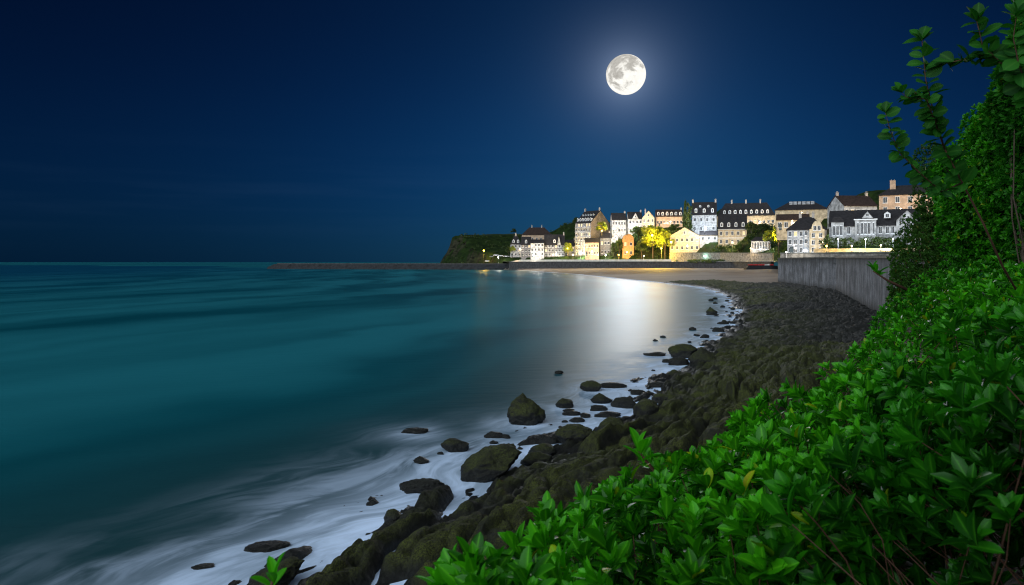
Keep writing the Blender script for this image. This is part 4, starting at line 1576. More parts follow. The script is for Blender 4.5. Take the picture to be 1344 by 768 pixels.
# the clipped hedge in front of the long white house
r_ = np.random.default_rng(9)
ha, hb_ = at(1078, 324, 201), at(1176, 324, 194)
N_ = 150
kk = r_.random(N_)
hz0, hz1 = zz(325, 198), zz(313, 198)
cen = np.stack([ha.x + (hb_.x - ha.x) * kk, ha.y + (hb_.y - ha.y) * kk + r_.uniform(-0.6, 0.6, N_), hz0 + (hz1 - hz0) * r_.random(N_)], -1)
v, q_, t_ = leaf_cloud(cen, np.full(N_, 0.62), 60, 0.16, 4)
root = tag(empty('hedge', (ha.x, ha.y, hz0)), 'long dark green hedge between the road and the long white house', 'hedge')
o = link('foliage', np_mesh('hedge_foliage', v - np.array(root.location), q_, False, {'tint': t_}), M['town_leaf'], root)
mb = MB()
for k in range(14):
    p_ = ha.lerp(hb_, (k + 0.5) / 14)
    mb.tube([(p_.x - ha.x, p_.y - ha.y, -1.2), (p_.x - ha.x + 0.1, p_.y - ha.y, 1.2)], [0.06, 0.03], 5)
mb.build('stems', M['bark'], root)

# ================================================================= THINGS
# ---------------------------------------------------------------- street lamps (each carries its own light)
GLOW = {}


def lamp_meshes(col, key):
    if key in GLOW:
        return GLOW[key]
    m = emit('lamp_glow_' + key, col, 30.0)
    mb = MB()
    bmh = bmesh.new()
    bmesh.ops.create_uvsphere(bmh, u_segments=12, v_segments=8, radius=1)
    me = bpy.data.meshes.new('lamp_globe')
    bmh.to_mesh(me)
    bmh.free()
    me.materials.append(m)
    GLOW[key] = me
    return me


YEL, WARM, WHT, COOL, ORG, TEAL = (1.0, 0.62, 0.06), (1.0, 0.72, 0.40), (1.0, 0.93, 0.82), (0.80, 0.90, 1.0), (1.0, 0.42, 0.08), (0.45, 1.0, 0.85)
CN = {YEL: 'yellow', WARM: 'warm', WHT: 'white', COOL: 'cool', ORG: 'orange', TEAL: 'teal'}


def street_lamp(px, py, d, col, power, label, globe=0.35, name='street_lamp', post=True, soft=0.4):
    hd = at(px, py, d)
    g = float(ground(np.array([hd.x]), np.array([hd.y]))[0]) - 0.3
    if not (hd.z - 14 < g < hd.z - 1.5):
        g = hd.z - 4.0
    root = tag(empty(name, (hd.x, hd.y, g)), label, 'street lamp' if post else 'lamp', 'lamps of the seafront town')
    h = hd.z - g
    mb = MB()
    if post:
        mb.tube([(0, 0, -0.5), (0, 0, 0.6), (0, 0, 0.62), (0, 0, h - globe)], [0.14, 0.13, 0.08, 0.05], 8)
        mb.tube([(0, 0, h - globe - 0.12), (0, 0, h - globe + 0.05)], [0.05, globe * 0.55], 8)
        mb.build('post', M['metal'], root)
    else:
        mb.box(-0.08, 0.08, -0.05, 0.5, h - 0.1, h + 0.1)
        mb.build('bracket', M['metal'], root)
    o = link('globe', lamp_meshes(col, CN[col]), None, root)
    o.location = (0, 0, h)
    o.scale = (globe,) * 3
    ld = bpy.data.lights.new('lamp_light', 'POINT')
    ld.energy = power
    ld.color = col
    ld.shadow_soft_size = globe + soft
    lo = bpy.data.objects.new('lamp_light', ld)
    COL.objects.link(lo)
    lo.parent = root
    lo.location = (0, -globe - soft - 0.05, h)
    return root


LP = 1.75
LAMPS = [  # those labelled added are unseen sources, put in to light facades and road
    (635, 329, 612, YEL, 7000, 'lone yellow lamp on the dark grassy headland', 0.55),
    (654, 338, 588, WHT, 3500, 'white lamp at the foot of the headland, left of the first houses', 0.4),
    (683, 327, 574, WARM, 5000, 'warm lamp among the narrow terraced houses at the left', 0.4),
    (708, 333, 562, WHT, 9000, 'bright white lamp in front of the plain white terraced house', 0.75),
    (730, 333, 560, WHT, 3500, 'small white lamp in front of the half timbered house', 0.4),
    (745, 326, 560, YEL, 8000, 'yellow lamp in the small tree beside the hotel', 0.4),
    (762, 332, 548, WHT, 17000, 'brightest white lamp, at the foot of the tall hotel', 1.1),
    (777, 330, 528, WARM, 5000, 'warm lamp in front of the low house under the hotel', 0.4),
    (790, 303, 530, (YEL), 9000, 'yellow lamp between the hotel gable and the hill terrace', 0.45),
    (806, 300, 534, WHT, 8000, 'added white lamp below the left end of the hill terrace', 0.4),
    (832, 297, 530, WHT, 8000, 'added white lamp below the pointed dormer gable on the hill', 0.35),
    (852, 295, 522, WARM, 8000, 'added warm lamp below the tall gable of the hill terrace', 0.35),
    (880, 291, 526, WARM, 11000, 'added warm lamp in front of the long brown roofed house on the hill', 0.4),
    (795, 335, 530, WHT, 2500, 'small white lamp in front of the dark stone house', 0.4),
    (823, 331, 506, ORG, 9000, 'orange lamp in front of the house with the rounded gable', 0.45),
    (856, 309, 488, YEL, 36000, 'strong yellow lamp glowing in front of the big seafront tree', 0.7),
    (868, 326, 478, YEL, 26000, 'yellow lamp among the trees left of the broad gabled house', 0.45),
    (881, 318, 474, WARM, 6500, 'warm lamp at the left corner of the broad gabled house', 0.45),
    (902, 322, 474, WARM, 2500, 'added warm lamp in front of the broad gabled house', 0.25),
    (925, 298, 479, COOL, 14000, 'added cool white lamp in front of the left wing of the big hotel', 0.3),
    (966, 292, 486, WHT, 3500, 'added white lamp above the square block with dormers', 0.25),
    (998, 291, 488, WARM, 6500, 'added warm lamp in front of the right end of the big hotel', 0.3),
    (961, 318, 444, WARM, 4000, 'added warm lamp in front of the square block with dormers', 0.25),
    (998, 327, 414, COOL, 2600, 'added cool white lamp in front of the white pavilion', 0.25),
    (1017, 309, 400, YEL, 26000, 'strong yellow lamp beside the tree right of the pavilion', 0.75),
    (1040, 290, 290, WARM, 2600, 'added warm lamp below the hall with skylights', 0.2),
    (1052, 279, 318, WARM, 3500, 'added warm lamp in front of the hall with skylights', 0.2),
    (1056, 329, 224, COOL, 1600, 'bright white lamp at the door of the three storey seafront house', 0.32),
    (1042, 322, 222, WHT, 1100, 'added white lamp at the left end of the three storey seafront house', 0.2),
    (1079, 318, 222, WARM, 1500, 'added warm lamp under the rounded cream gable', 0.18),
    (1100, 314, 192, COOL, 1700, 'added cool lamp in front of the left bay of the long white house', 0.14),
    (1136, 314, 190, COOL, 1700, 'added cool lamp in front of the middle bay of the long white house', 0.14),
    (1172, 314, 188, COOL, 1700, 'added cool lamp in front of the gabled wing of the long white house', 0.14),
    (1128, 279, 246, WARM, 2600, 'added warm lamp in front of the brown roofed house on the hill', 0.16),
    (1092, 279, 244, WHT, 1300, 'added white lamp beside the big blank gable end', 0.16),
    (1182, 274, 258, WARM, 3300, 'added warm lamp under the left half of the peach coloured house', 0.16),
    (1212, 274, 258, WARM, 2600, 'added warm lamp under the right half of the peach coloured house', 0.16),
    (1085, 323, 188, YEL, 900, 'added yellow road lamp at the left end of the light trail wall', 0.2),  # added road lamps, they make the wall glow like the light trail
    (1118, 323, 185, WARM, 1300, 'added warm road lamp at the middle of the light trail wall', 0.16),
    (1156, 322, 181, WARM, 1300, 'added warm road lamp at the right part of the light trail wall', 0.16),
    (1032, 331, 176, WHT, 700, 'small white lamp on the corner of the sea wall platform', 0.16),
    (845, 336, 498, WARM, 5000, 'warm lamp over the parapet under the big yellow tree', 0.3),
    (700, 334.5, 556, WHT, 3000, 'small white lamp over the left end of the seafront parapet', 0.36),
    (726, 334.5, 546, WARM, 3000, 'small warm lamp over the parapet before the half timbered house', 0.36),
    (752, 334.5, 537, WARM, 3000, 'small warm lamp over the parapet left of the hotel foot', 0.36),
    (785, 334.5, 522, WARM, 4000, 'small warm lamp over the parapet before the stone houses', 0.36),
    (812, 334.5, 509, YEL, 5000, 'small yellow lamp over the parapet left of the orange house', 0.4),
    (985, 326, 418, WARM, 3500, 'warm lamp above the right part of the rubble wall', 0.2),
]
for (px, py, d, col, pw, lab, gl) in LAMPS:
    street_lamp(px, py, d, col, pw * LP, lab, gl)
street_lamp(924, 336.3, 454.5, TEAL, 900, 'small teal lamp fixed to the rubble stone wall', 0.28, 'wall_lamp', False)

# ---------------------------------------------------------------- cars on the seafront
M['carwhite'] = mat('white_car_paint', (0.72, 0.72, 0.72), rough=0.25, vary=0.03)
M['carred'] = mat('red_car_paint', (0.40, 0.02, 0.02), rough=0.25, vary=0.03)
M['cargrey'] = mat('grey_car_paint', (0.16, 0.17, 0.18), rough=0.25, vary=0.03)
M['tyre'] = mat('tyre_rubber', (0.02, 0.02, 0.02), rough=0.9)
mb = MB()
mb.prism([(-2.1, 0.28), (2.1, 0.28), (2.12, 0.7), (1.9, 0.82), (1.0, 0.92), (-1.9, 0.92), (-2.1, 0.75)], 'y', -0.85, 0.85)
CAR_BODY = mb.mesh('car_body')
mb = MB()
mb.prism([(-1.75, 0.923), (1.05, 0.923), (0.35, 1.42), (-1.35, 1.45)], 'y', -0.74, 0.74)
CAR_CABIN = mb.mesh('car_cabin')
CAR_CABIN.materials.append(M['glass'])
mb = MB()
mb.prism([(0.32 * math.cos(a_), 0.32 * math.sin(a_)) for a_ in np.linspace(0, 2 * math.pi, 15)[:-1]], 'y', -0.1, 0.1)
CAR_WHEEL = mb.mesh('car_wheel')
CAR_WHEEL.materials.append(M['tyre'])


def car(x, y, z, rz, paint, label, group='cars parked along the seafront'):
    root = tag(empty('parked_car', (x, y, z), rz), label, 'car', group)
    me = CAR_BODY.copy() if len(CAR_BODY.materials) else CAR_BODY
    for nm, me_, pos_ in [('body', CAR_BODY, (0, 0, 0)), ('cabin', CAR_CABIN, (0, 0, 0))] + [('wheel', CAR_WHEEL, (a_, b_, 0.32)) for a_ in (-1.3, 1.3) for b_ in (-0.80, 0.80)]:
        o = bpy.data.objects.new(nm, me_)
        COL.objects.link(o)
        o.parent = root
        o.location = pos_
        if nm == 'body':
            if not me_.materials:
                me_.materials.append(M[paint])
            o.material_slots[0].link = 'OBJECT'
            o.material_slots[0].material = M[paint]
    return root


for i, (px, dd) in enumerate([(640, 606), (646, 604), (651, 602), (657, 600), (664, 597), (672, 592), (681, 588), (691, 584), (700, 581), (722, 575), (734, 571), (786, 552), (793, 549), (800, 546), (807, 543)]):
    p_ = at(px, 340, dd + 6)
    gz_ = max(float(ground(np.array([p_.x]), np.array([p_.y]))[0]), 6.2)
    if px < 668:
        gz_ = max(gz_, 4.6)
    paint = ['carwhite', 'cargrey', 'carwhite', 'carwhite'][i % 4]
    lab = ('white car' if paint == 'carwhite' else 'grey car') + (' parked at the foot of the headland left of the houses' if px < 669 else ' parked in front of the left seafront houses' if px < 740 else ' parked in front of the dark stone houses')
    car(p_.x, p_.y, gz_, random.uniform(-0.2, 0.2), paint, lab)

# ---------------------------------------------------------------- ramp with little red boats at the head of the beach
c = at(999, 349, 384)
mb = MB()
mb.prism([(-8.2, -1), (8.2, -1), (8.2, 1.9), (7.4, 2.2), (-7.0, 2.2), (-8.2, 1.2)], 'y', -2.2, 3.0)
rmp = mb.build('boat_ramp', M['rubble'])
rmp.location = (c.x, c.y, 1.9)
tag(rmp, 'low dark stone ramp at the head of the beach under the row of red boats', 'ramp')
M['hullred'] = mat('red_boat_paint', (0.42, 0.025, 0.03), rough=0.4, vary=0.15)
M['hullwhite'] = mat('white_boat_paint', (0.66, 0.66, 0.66), rough=0.4, vary=0.1)


def hull_mesh():
    vs, fs = [], []
    n_ = 9
    for i in range(n_):
        k = i / (n_ - 1)
        wv = 0.62 * math.sin(math.pi * min(1, 0.22 + 0.78 * (1 - k)) * 0.5) ** 1.0 if k < 1 else 0.02
        wv = max(0.02, 0.62 * (1 - k ** 2.4))
        zt = 0.55 + 0.18 * k * k
        x = -1.5 + 3.0 * k
        for (a_, b_) in ((-1, zt), (-0.8, zt * 0.45), (0, 0.0 + 0.12 * k ** 3), (0.8, zt * 0.45), (1, zt), (0.86, zt - 0.02), (0, zt * 0.5), (-0.86, zt - 0.02)):
            vs.append((x, a_ * wv, b_))
    for i in range(n_ - 1):
        for j in range(8):
            fs.append((i * 8 + j, i * 8 + (j + 1) % 8, (i + 1) * 8 + (j + 1) % 8, (i + 1) * 8 + j))
    fs.append(list(range(8)))
    mb = MB()
    mb.add(vs, fs)
    return mb.mesh('boat_hull')


HULL = hull_mesh()
mb = MB()
for x in (-0.7, 0.2):
    mb.box(x - 0.12, x + 0.12, -0.48, 0.48, 0.44, 0.48)
SEATS = mb.mesh('boat_seats')
SEATS.materials.append(M['hullwhite'])
for i in range(6):
    p_ = (c.x - 5.6 + 2.15 * i, c.y - 0.4 + 0.5 * (i % 2), c.z - 0.0)
    root = tag(empty('rowing_boat', (p_[0], p_[1], 4.10), R(-78 + 9 * (i % 3))), ('small red rowing boat' if i != 4 else 'small white rowing boat') + ' drawn up on the dark ramp under the rubble wall', 'boat', 'rowing boats on the ramp')
    o = bpy.data.objects.new('hull', HULL)
    COL.objects.link(o)
    if not HULL.materials:
        HULL.materials.append(M['hullred'])
    o.material_slots[0].link = 'OBJECT'
    o.material_slots[0].material = M['hullred'] if i != 4 else M['hullwhite']
    o.parent = root
    o.scale = (1.15,) * 3
    o = bpy.data.objects.new('seat', SEATS)
    COL.objects.link(o)
    o.parent = root
    o.scale = (1.15,) * 3

# small pale cabin boat beyond the pier, off the headland
p_ = at(569, 343.6, 690)
root = tag(empty('cabin_boat', (p_.x, p_.y, 0.0)), 'small pale boat off the tip of the headland beyond the pier', 'boat')
mb = MB()
mb.prism([(-4.5, -0.4), (4.0, -0.4), (5.4, 1.5), (-4.8, 1.3)], 'y', -1.4, 1.4)
mb.build('hull', M['hullwhite'], root)
mb = MB()
mb.prism([(-2.6, 1.4), (1.8, 1.42), (1.2, 3.6), (-2.4, 3.6)], 'y', -1.0, 1.0)
mb.build('cabin', M['cool'], root)
mb = MB()
mb.tube([(-0.5, 0, 3.6), (-0.5, 0, 7.2)], [0.08, 0.04], 6)
mb.build('mast', M['metal'], root)

# ---------------------------------------------------------------- the planted bank under the viewer
# what the photograph shows of the shrubs' tops: pixel and distance
CANOPY = [(420, 840, 1.35), (490, 772, 1.55), (560, 730, 1.75), (690, 656, 2.15), (800, 602, 2.65), (900, 564, 3.2), (1000, 527, 4.1), (1085, 484, 5.6), (1135, 442, 7.6), (1155, 405, 10), (1168, 372, 13),
          (600, 768, 1.35), (760, 768, 1.2), (920, 768, 1.08), (1100, 768, 0.98), (1250, 768, 0.92), (1400, 768, 0.9), (1344, 640, 1.02), (1344, 540, 1.12), (1344, 450, 1.35), (1240, 660, 1.12), (1120, 660, 1.25),
          (760, 690, 1.65), (880, 650, 1.8), (1000, 610, 2.1), (1000, 690, 1.45), (1120, 570, 2.0), (1240, 560, 1.35), (1200, 480, 2.6), (1280, 460, 1.7), (1120, 500, 4.2), (1180, 440, 4.6), (1250, 410, 3.2), (1344, 390, 2.5),
          (1180, 400, 7.0), (1230, 370, 6.5), (1290, 360, 4.8), (1344, 345, 4.6), (1190, 375, 10), (1250, 340, 9.0), (1344, 322, 8.0), (1215, 350, 14), (1300, 322, 13), (1420, 330, 6), (1420, 322, 14), (1500, 400, 2.2), (1500, 560, 1.1)]
cp = np.array([tuple(at(*q)) for q in CANOPY])
Kc = np.hypot(cp[:, None, 0] - cp[None, :, 0], cp[:, None, 1] - cp[None, :, 1])
Ac = np.zeros((len(cp) + 3, len(cp) + 3))
Ac[:len(cp), :len(cp)] = -Kc - np.eye(len(cp)) * 0.03
Ac[:len(cp), len(cp):] = np.stack([np.ones(len(cp)), cp[:, 0], cp[:, 1]], -1)
Ac[len(cp):, :len(cp)] = Ac[:len(cp), len(cp):].T
Wc = np.linalg.solve(Ac, np.concatenate([cp[:, 2], [0, 0, 0]]))


def canopy(X, Y):
    X, Y = np.asarray(X, float), np.asarray(Y, float)
    z = Wc[-3] + Wc[-2] * X + Wc[-1] * Y
    for (a_, b_, _), w_ in zip(cp, Wc[:-3]):
        z = z - w_ * np.hypot(X - a_, Y - b_)
    return z


EDGE = [tuple(at(*q)[:2]) for q in ((300, 1400, 0.62), (420, 840, 1.35), (490, 772, 1.55), (560, 730, 1.75), (690, 656, 2.15), (800, 602, 2.65), (900, 564, 3.2), (1000, 527, 4.1), (1085, 484, 5.6), (1135, 442, 7.6), (1155, 405, 10), (1168, 372, 13), (1180, 350, 17), (1190, 330, 24))]
# the soil of the bank
gx = np.concatenate([np.arange(-6, 4, 0.14), np.arange(4, 24, 0.4)])
gy = np.concatenate([np.arange(-5, 6, 0.14), np.arange(6, 44, 0.45)])
Xg, Yg = np.meshgrid(gx, gy)
de, _ = seg_dist(Xg, Yg, EDGE)
zc_ = np.minimum(canopy(Xg, Yg), 6.6)
zs_ = zc_ - 0.75 - 0.10 * np.clip(Yg - 2, 0, 4)
zs_ = np.where(de < 0.25, zs_ - 1.9 * (0.25 - de), zs_) + 0.08 * fbm(Xg * 1.5, Yg * 1.5, 31, 3)
rr2 = np.hypot(Xg, Yg)
zs_ = np.where(rr2 < 1.0, np.minimum(zs_, 4.75), np.minimum(zs_, 4.75 + 0.9 * (rr2 - 1.0)))
zs_ = np.where(Yg < 0, np.minimum(zs_, 4.75), zs_)
M['soil'] = mat('dark_soil', (0.018, 0.013, 0.008), vary=0.6, scale=6, bump=0.6, bscale=14)
tag(link('planted_bank', np_mesh('planted_bank', np.stack([Xg, Yg, np.maximum(zs_, -1)], -1).reshape(-1, 3), grid_quads(*Xg.shape), True), M['soil']), 'dark soil of the bank under the shrubs', None, None, 'structure')


def leaf_template(rows, wide, bend, fold):
    """A leaf along +y of length 1, upper side +z: vertices (rows+1)*3, quads."""
    vs = []
    for i in range(rows + 1):
        y = i / rows
        hwid = wide * (math.sin(math.pi * min(1.0, y ** 1.22)) ** 0.58 if 0 < i < rows else 0.0)
        hwid = max(hwid, 0.018 if i == 0 else 0.004)
        zc = -bend * y * y
        vs += [(-hwid, y, zc + fold * hwid), (0, y, zc), (hwid, y, zc + fold * hwid)]
    qs = []
    for i in range(rows):
        for j in (0, 1):
            qs.append((i * 3 + j, i * 3 + j + 1, (i + 1) * 3 + j + 1, (i + 1) * 3 + j))
    return np.array(vs), np.array(qs)


HI, MID, LO = leaf_template(8, 0.205, 0.16, 0.45), leaf_template(6, 0.205, 0.18, 0.45), leaf_template(4, 0.205, 0.2, 0.42)
OVAL = leaf_template(8, 0.36, 0.18, 0.22)


def leaves(base, dirn, up, length, tpl, width=None):
    """Place the template at every base: dirn its axis, up its upper side."""
    side = np.cross(dirn, up)
    side /= np.linalg.norm(side, axis=1)[:, None] + 1e-9
    up2 = np.cross(side, dirn)
    V, Q = tpl
    wv = np.ones(len(base)) if width is None else width
    v = (base[:, None, :] + (side * (length * wv)[:, None])[:, None, :] * V[None, :, 0:1] + (dirn * length[:, None])[:, None, :] * V[None, :, 1:2]
         + (up2 * length[:, None])[:, None, :] * V[None, :, 2:3])
    q = Q[None] + (np.arange(len(base)) * len(V))[:, None, None]
    return v.reshape(-1, 3), q.reshape(-1, 4)


def rosettes(P_, N_, S_, seed, tpl, per=9):
    """Whorls of leaves at the shoot tips P_, axis N_, leaf length S_."""
    r_ = np.random.default_rng(seed)
    k = len(P_)
    N_ = N_ / np.linalg.norm(N_, axis=1)[:, None]
    a_ = np.cross(N_, np.array([0.3, 0.2, 0.93]) + 0.5 * r_.normal(size=(k, 3)))
    a_ /= np.linalg.norm(a_, axis=1)[:, None] + 1e-9
    b_ = np.cross(N_, a_)
    ph0 = r_.random(k) * 6.28
    bs, ds, us, ls, ts, ws = [], [], [], [], [], []
    hue = r_.random(k)
    for j in range(per):
        f = (j + 0.5) / per                     # 0 inner .. 1 outer
        ph = ph0 + j * 2.39996 + r_.normal(0, 0.18, k)
        al = np.clip(0.16 + 0.86 * f ** 1.2 + r_.normal(0, 0.15, k), 0.05, 1.75)
        rad = np.cos(ph)[:, None] * a_ + np.sin(ph)[:, None] * b_
        d_ = np.cos(al)[:, None] * N_ + np.sin(al)[:, None] * rad
        u_ = np.sin(al)[:, None] * N_ - np.cos(al)[:, None] * rad
        u_ = u_ + 0.18 * r_.normal(size=(k, 3))
        bs.append(P_ - N_ * (S_ * (0.10 + 0.38 * f * f))[:, None])
        ds.append(d_); us.append(u_)
        ls.append(S_ * (0.55 + 0.45 * min(1, f * 2.0)) * r_.uniform(0.82, 1.15, k))
        ws.append(r_.uniform(0.85, 1.2, k))
        tv = np.clip(0.50 * hue + 0.42 * (1 - f) + r_.normal(0.02, 0.12, k), 0, 1)
        ts.append(np.where(r_.random(k) < 0.02 + 0.02 * f, r_.uniform(1.2, 1.6, k), tv))
    B, D, U = np.concatenate(bs), np.concatenate(ds), np.concatenate(us)
    v, q = leaves(B, D, U, np.concatenate(ls), tpl, np.concatenate(ws))
    return v, q, np.repeat(np.concatenate(ts), len(tpl[0]))


def merge(parts):
    vs, qs, ts, o = [], [], [], 0
    for v, q, t_ in parts:
        vs.append(v); qs.append(q + o); ts.append(t_)
        o += len(v)
    return np.concatenate(vs), np.concatenate(qs), np.concatenate(ts)


def twigs(P_, N_, L_, rad, seed):
    """Thin bent stems that run down from the shoot tips."""
    r_ = np.random.default_rng(seed)
    k = len(P_)
    N_ = N_ / np.linalg.norm(N_, axis=1)[:, None]
    bend = r_.normal(0, 0.55, (k, 3))
    bend[:, 2] = -0.3
    pts = [P_ - N_ * 0.01, P_ - N_ * (L_ * 0.35)[:, None] + bend * (L_ * 0.12)[:, None], P_ - N_ * (L_ * 0.7)[:, None] + bend * (L_ * 0.42)[:, None], P_ - N_ * L_[:, None] + bend * (L_ * 0.8)[:, None] - np.array([0, 0, 1]) * (L_ * 0.2)[:, None]]
    rads = [0.75, 0.9, 1.15, 1.6]
    ring = np.array([(1, 0), (-0.5, 0.87), (-0.5, -0.87)])
    a_ = np.cross(N_, r_.normal(size=(k, 3)))
    a_ /= np.linalg.norm(a_, axis=1)[:, None] + 1e-9
    b_ = np.cross(N_, a_)
    v = np.stack([p_[:, None, :] + (a_[:, None, :] * ring[None, :, 0:1] + b_[:, None, :] * ring[None, :, 1:2]) * rad * q_ for p_, q_ in zip(pts, rads)], 1)   # k,4,3,3
    q = []
    for i in range(3):
        for j in range(3):
            q.append((i * 3 + j, i * 3 + (j + 1) % 3, (i + 1) * 3 + (j + 1) % 3, (i + 1) * 3 + j))
    q = np.array(q)[None] + (np.arange(k) * 12)[:, None, None]
    return v.reshape(-1, 3), q.reshape(-1, 4)


M['leaf'] = leaf_mat('glossy_green_leaf', (0.003, 0.045, 0.002), (0.050, 0.33, 0.004), (0.9, 1.6, 0.3), 0.30, 0.42, 0.2)
M['leaf_far'] = leaf_mat('dense_shrub_leaf', (0.003, 0.042, 0.002), (0.036, 0.25, 0.004), (0.9, 1.6, 0.3), 0.30, 0.45, 0.18)
M['leaf_shaded'] = leaf_mat('shaded_green_leaf', (0.003, 0.036, 0.002), (0.022, 0.19, 0.004), (0.9, 1.6, 0.3), 0.30, 0.42, 0.2)  # darker copy of the leaf green: shade put into the colour
M['leaf_dark'] = leaf_mat('dark_shrub_leaf', (0.003, 0.042, 0.002), (0.020, 0.15, 0.005), (0.9, 1.5, 0.5), 0.30, 0.6, 0.15)
M['leaf_olive'] = leaf_mat('olive_shrub_leaf', (0.008, 0.042, 0.004), (0.030, 0.095, 0.010), (1.0, 1.2, 0.5), 0.30, 0.6, 0.15)
M['leaf_sap'] = leaf_mat('sapling_leaf', (0.004, 0.045, 0.005), (0.018, 0.115, 0.009), (0.9, 1.4, 0.5), 0.35, 0.6, 0.15)

r_ = np.random.default_rng(21)
# shoot tips over the whole bank, thinning out with distance
NT = 90000
X = r_.uniform(-1.2, 13, NT)
Y = 0.30 + 17 * r_.random(NT) ** 1.7
de, _ = seg_dist(X, Y, EDGE)
dist = np.hypot(X, Y)
dens = np.clip(1.7 / (0.30 + 0.55 * np.clip(Y, 0.5, 9)), 0.15, 1)
area_w = (Y - 0.30 + 0.05) ** (0.7 / 1.7) / 17 ** (0.7 / 1.7)
clump = fbm(X * 2.6 / (0.55 + 0.16 * Y), Y * 2.6 / (0.55 + 0.16 * Y), 55, 2)
ok = (clump > -0.30 + 0.25 * (Y < 1.6)) & (de > -0.12) & (X < 0.78 * Y + 0.55) & (r_.random(NT) < dens * np.clip(0.25 + area_w * 1.5, 0, 1)) & (dist > 0.62)
X, Y, de = X[ok], Y[ok], de[ok]
print('shoot tips', len(X))
Z = canopy(X, Y)
eps = 0.08
nx, ny = -(canopy(X + eps, Y) - Z) / eps, -(canopy(X, Y + eps) - Z) / eps
lay = r_.random(len(X)) ** 1.6
amp = np.clip(0.08 + 0.04 * Y, 0.10, 0.32)
Z = Z - lay * np.clip(0.20 + 0.10 * Y, 0, 0.65) + amp * fbm(X * 1.6 / (0.6 + 0.12 * Y), Y * 1.6 / (0.6 + 0.12 * Y), 77, 3) - 0.02
Z = Z - np.where(de < 0.12, 0.9 * (0.12 - de), 0)
tips = np.stack([X, Y, Z], -1)
nrm = np.stack([np.clip(nx, -0.8, 0.8) - 0.12, np.clip(ny, -0.8, 0.8) - 0.10, np.ones(len(X))], -1) + r_.normal(0, 0.30, (len(X), 3))
# nothing in front of the lens itself
# the outer flank of the bank is overgrown too
fx, fy = [], []
for (ax, ay), (bx, by) in zip(EDGE[:-1], EDGE[1:]):
    k_ = int(math.hypot(bx - ax, by - ay) * 90)
    tq = r_.random(k_)
    out = -0.12 - 1.1 * r_.random(k_) ** 1.2
    L_ = math.hypot(bx - ax, by - ay)
    fx.append(ax + (bx - ax) * tq + (by - ay) / L_ * out)
    fy.append(ay + (by - ay) * tq - (bx - ax) / L_ * out)
fx, fy = np.concatenate(fx), np.concatenate(fy)
fd, _ = seg_dist(fx, fy, EDGE)
ok = (fd < -0.1) & (fy > 0.9)
fx, fy, fd = fx[ok], fy[ok], fd[ok]
fz = np.minimum(canopy(fx, fy), 6.6) - 0.42 - 0.10 * np.clip(fy - 2, 0, 4) - 1.9 * (0.1 - fd)
tips = np.concatenate([tips, np.stack([fx, fy, fz], -1)])
nrm = np.concatenate([nrm, np.stack([-0.7 + 0 * fx, 0.1 + 0 * fx, 0.9 + 0 * fx], -1) + r_.normal(0, 0.3, (len(fx), 3))])
X, Y, Z = tips[:, 0], tips[:, 1], tips[:, 2]
keep_ = np.hypot(np.hypot(X, Y), Z - H) > 0.72
tips, nrm = tips[keep_], nrm[keep_]
SHRUBS = [
    ('low glossy shrub at the very bottom, its shoots standing against the seaweed rocks', (0.05, 1.45)),
    ('glossy shrub at the bottom right corner with the largest leaves and bare reddish twigs', (0.72, 1.05)),
    ('glossy green shrub in the middle of the bank under the weedy boulders', (0.55, 2.35)),
    ('large leaved shrub at the right edge, in front of the dense dark bushes', (1.30, 1.75)),
    ('bright green shrub on the edge of the bank below the sea wall', (1.75, 4.1)),
    ('dense shrub rising at the right edge behind the large leaved one', (2.6, 3.8)),
    ('small leaved shrub at the foot of the streaked sea wall', (4.0, 8.2)),
    ('small leaved bush filling the right edge below the tall bushes', (5.2, 7.4)),
    ('farthest low shrub, against the right end of the sea wall', (7.2, 13.0)),
]
seeds = np.array([s_[1] for s_ in SHRUBS])
own = np.argmin(np.hypot(tips[:, None, 0] - seeds[None, :, 0], (tips[:, None, 1] - seeds[None, :, 1]) * 0.9), 1)
for i, (lab, sd) in enumerate(SHRUBS):
    sel = own == i
    P_, N_ = tips[sel], nrm[sel]
    if not len(P_):
        continue
    dd = np.hypot(P_[:, 0], P_[:, 1])
    S_ = np.random.default_rng(i).uniform(0.050, 0.078, len(P_)) * np.where(dd < 3, 1, np.where(dd < 6, 1.0, 1.1))
    parts = []
    for lo_, hi_, tp, per in ((0, 2.3, HI, 10), (2.3, 5.0, MID, 9), (5.0, 99, LO, 8)):
        m_ = (dd >= lo_) & (dd < hi_)
        if m_.any():
            parts.append(rosettes(P_[m_], N_[m_], S_[m_], 50 + i, tp, per))
    # lower leaves below the shoots, tinted dark: shade put into their colour
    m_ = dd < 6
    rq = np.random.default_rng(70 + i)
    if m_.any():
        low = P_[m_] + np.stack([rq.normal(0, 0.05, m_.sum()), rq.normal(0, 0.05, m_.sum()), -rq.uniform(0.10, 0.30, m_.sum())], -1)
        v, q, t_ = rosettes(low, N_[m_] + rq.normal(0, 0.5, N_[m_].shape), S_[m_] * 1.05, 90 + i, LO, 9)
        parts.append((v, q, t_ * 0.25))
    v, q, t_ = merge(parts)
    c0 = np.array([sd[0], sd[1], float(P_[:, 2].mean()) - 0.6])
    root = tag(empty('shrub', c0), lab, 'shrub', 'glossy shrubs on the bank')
    link('foliage', np_mesh('shrub_foliage', v - c0, q, True, {'tint': t_, 'rib': (np.arange(len(v)) % 3 == 1)}), M['leaf_shaded'] if i in (1, 3) else M['leaf'] if sd[1] < 5 else M['leaf_far'], root)
    mt_ = (dd < 7) & (rq.random(len(dd)) < 0.26)
    if mt_.any():
        L_ = np.random.default_rng(i + 9).uniform(0.22, 0.42, int(mt_.sum()))
        v, q = twigs(P_[mt_], N_[mt_], L_, 0.0022, i)
        link('stems', np_mesh('shrub_stems', v - c0, q, True), M['twig'], root)


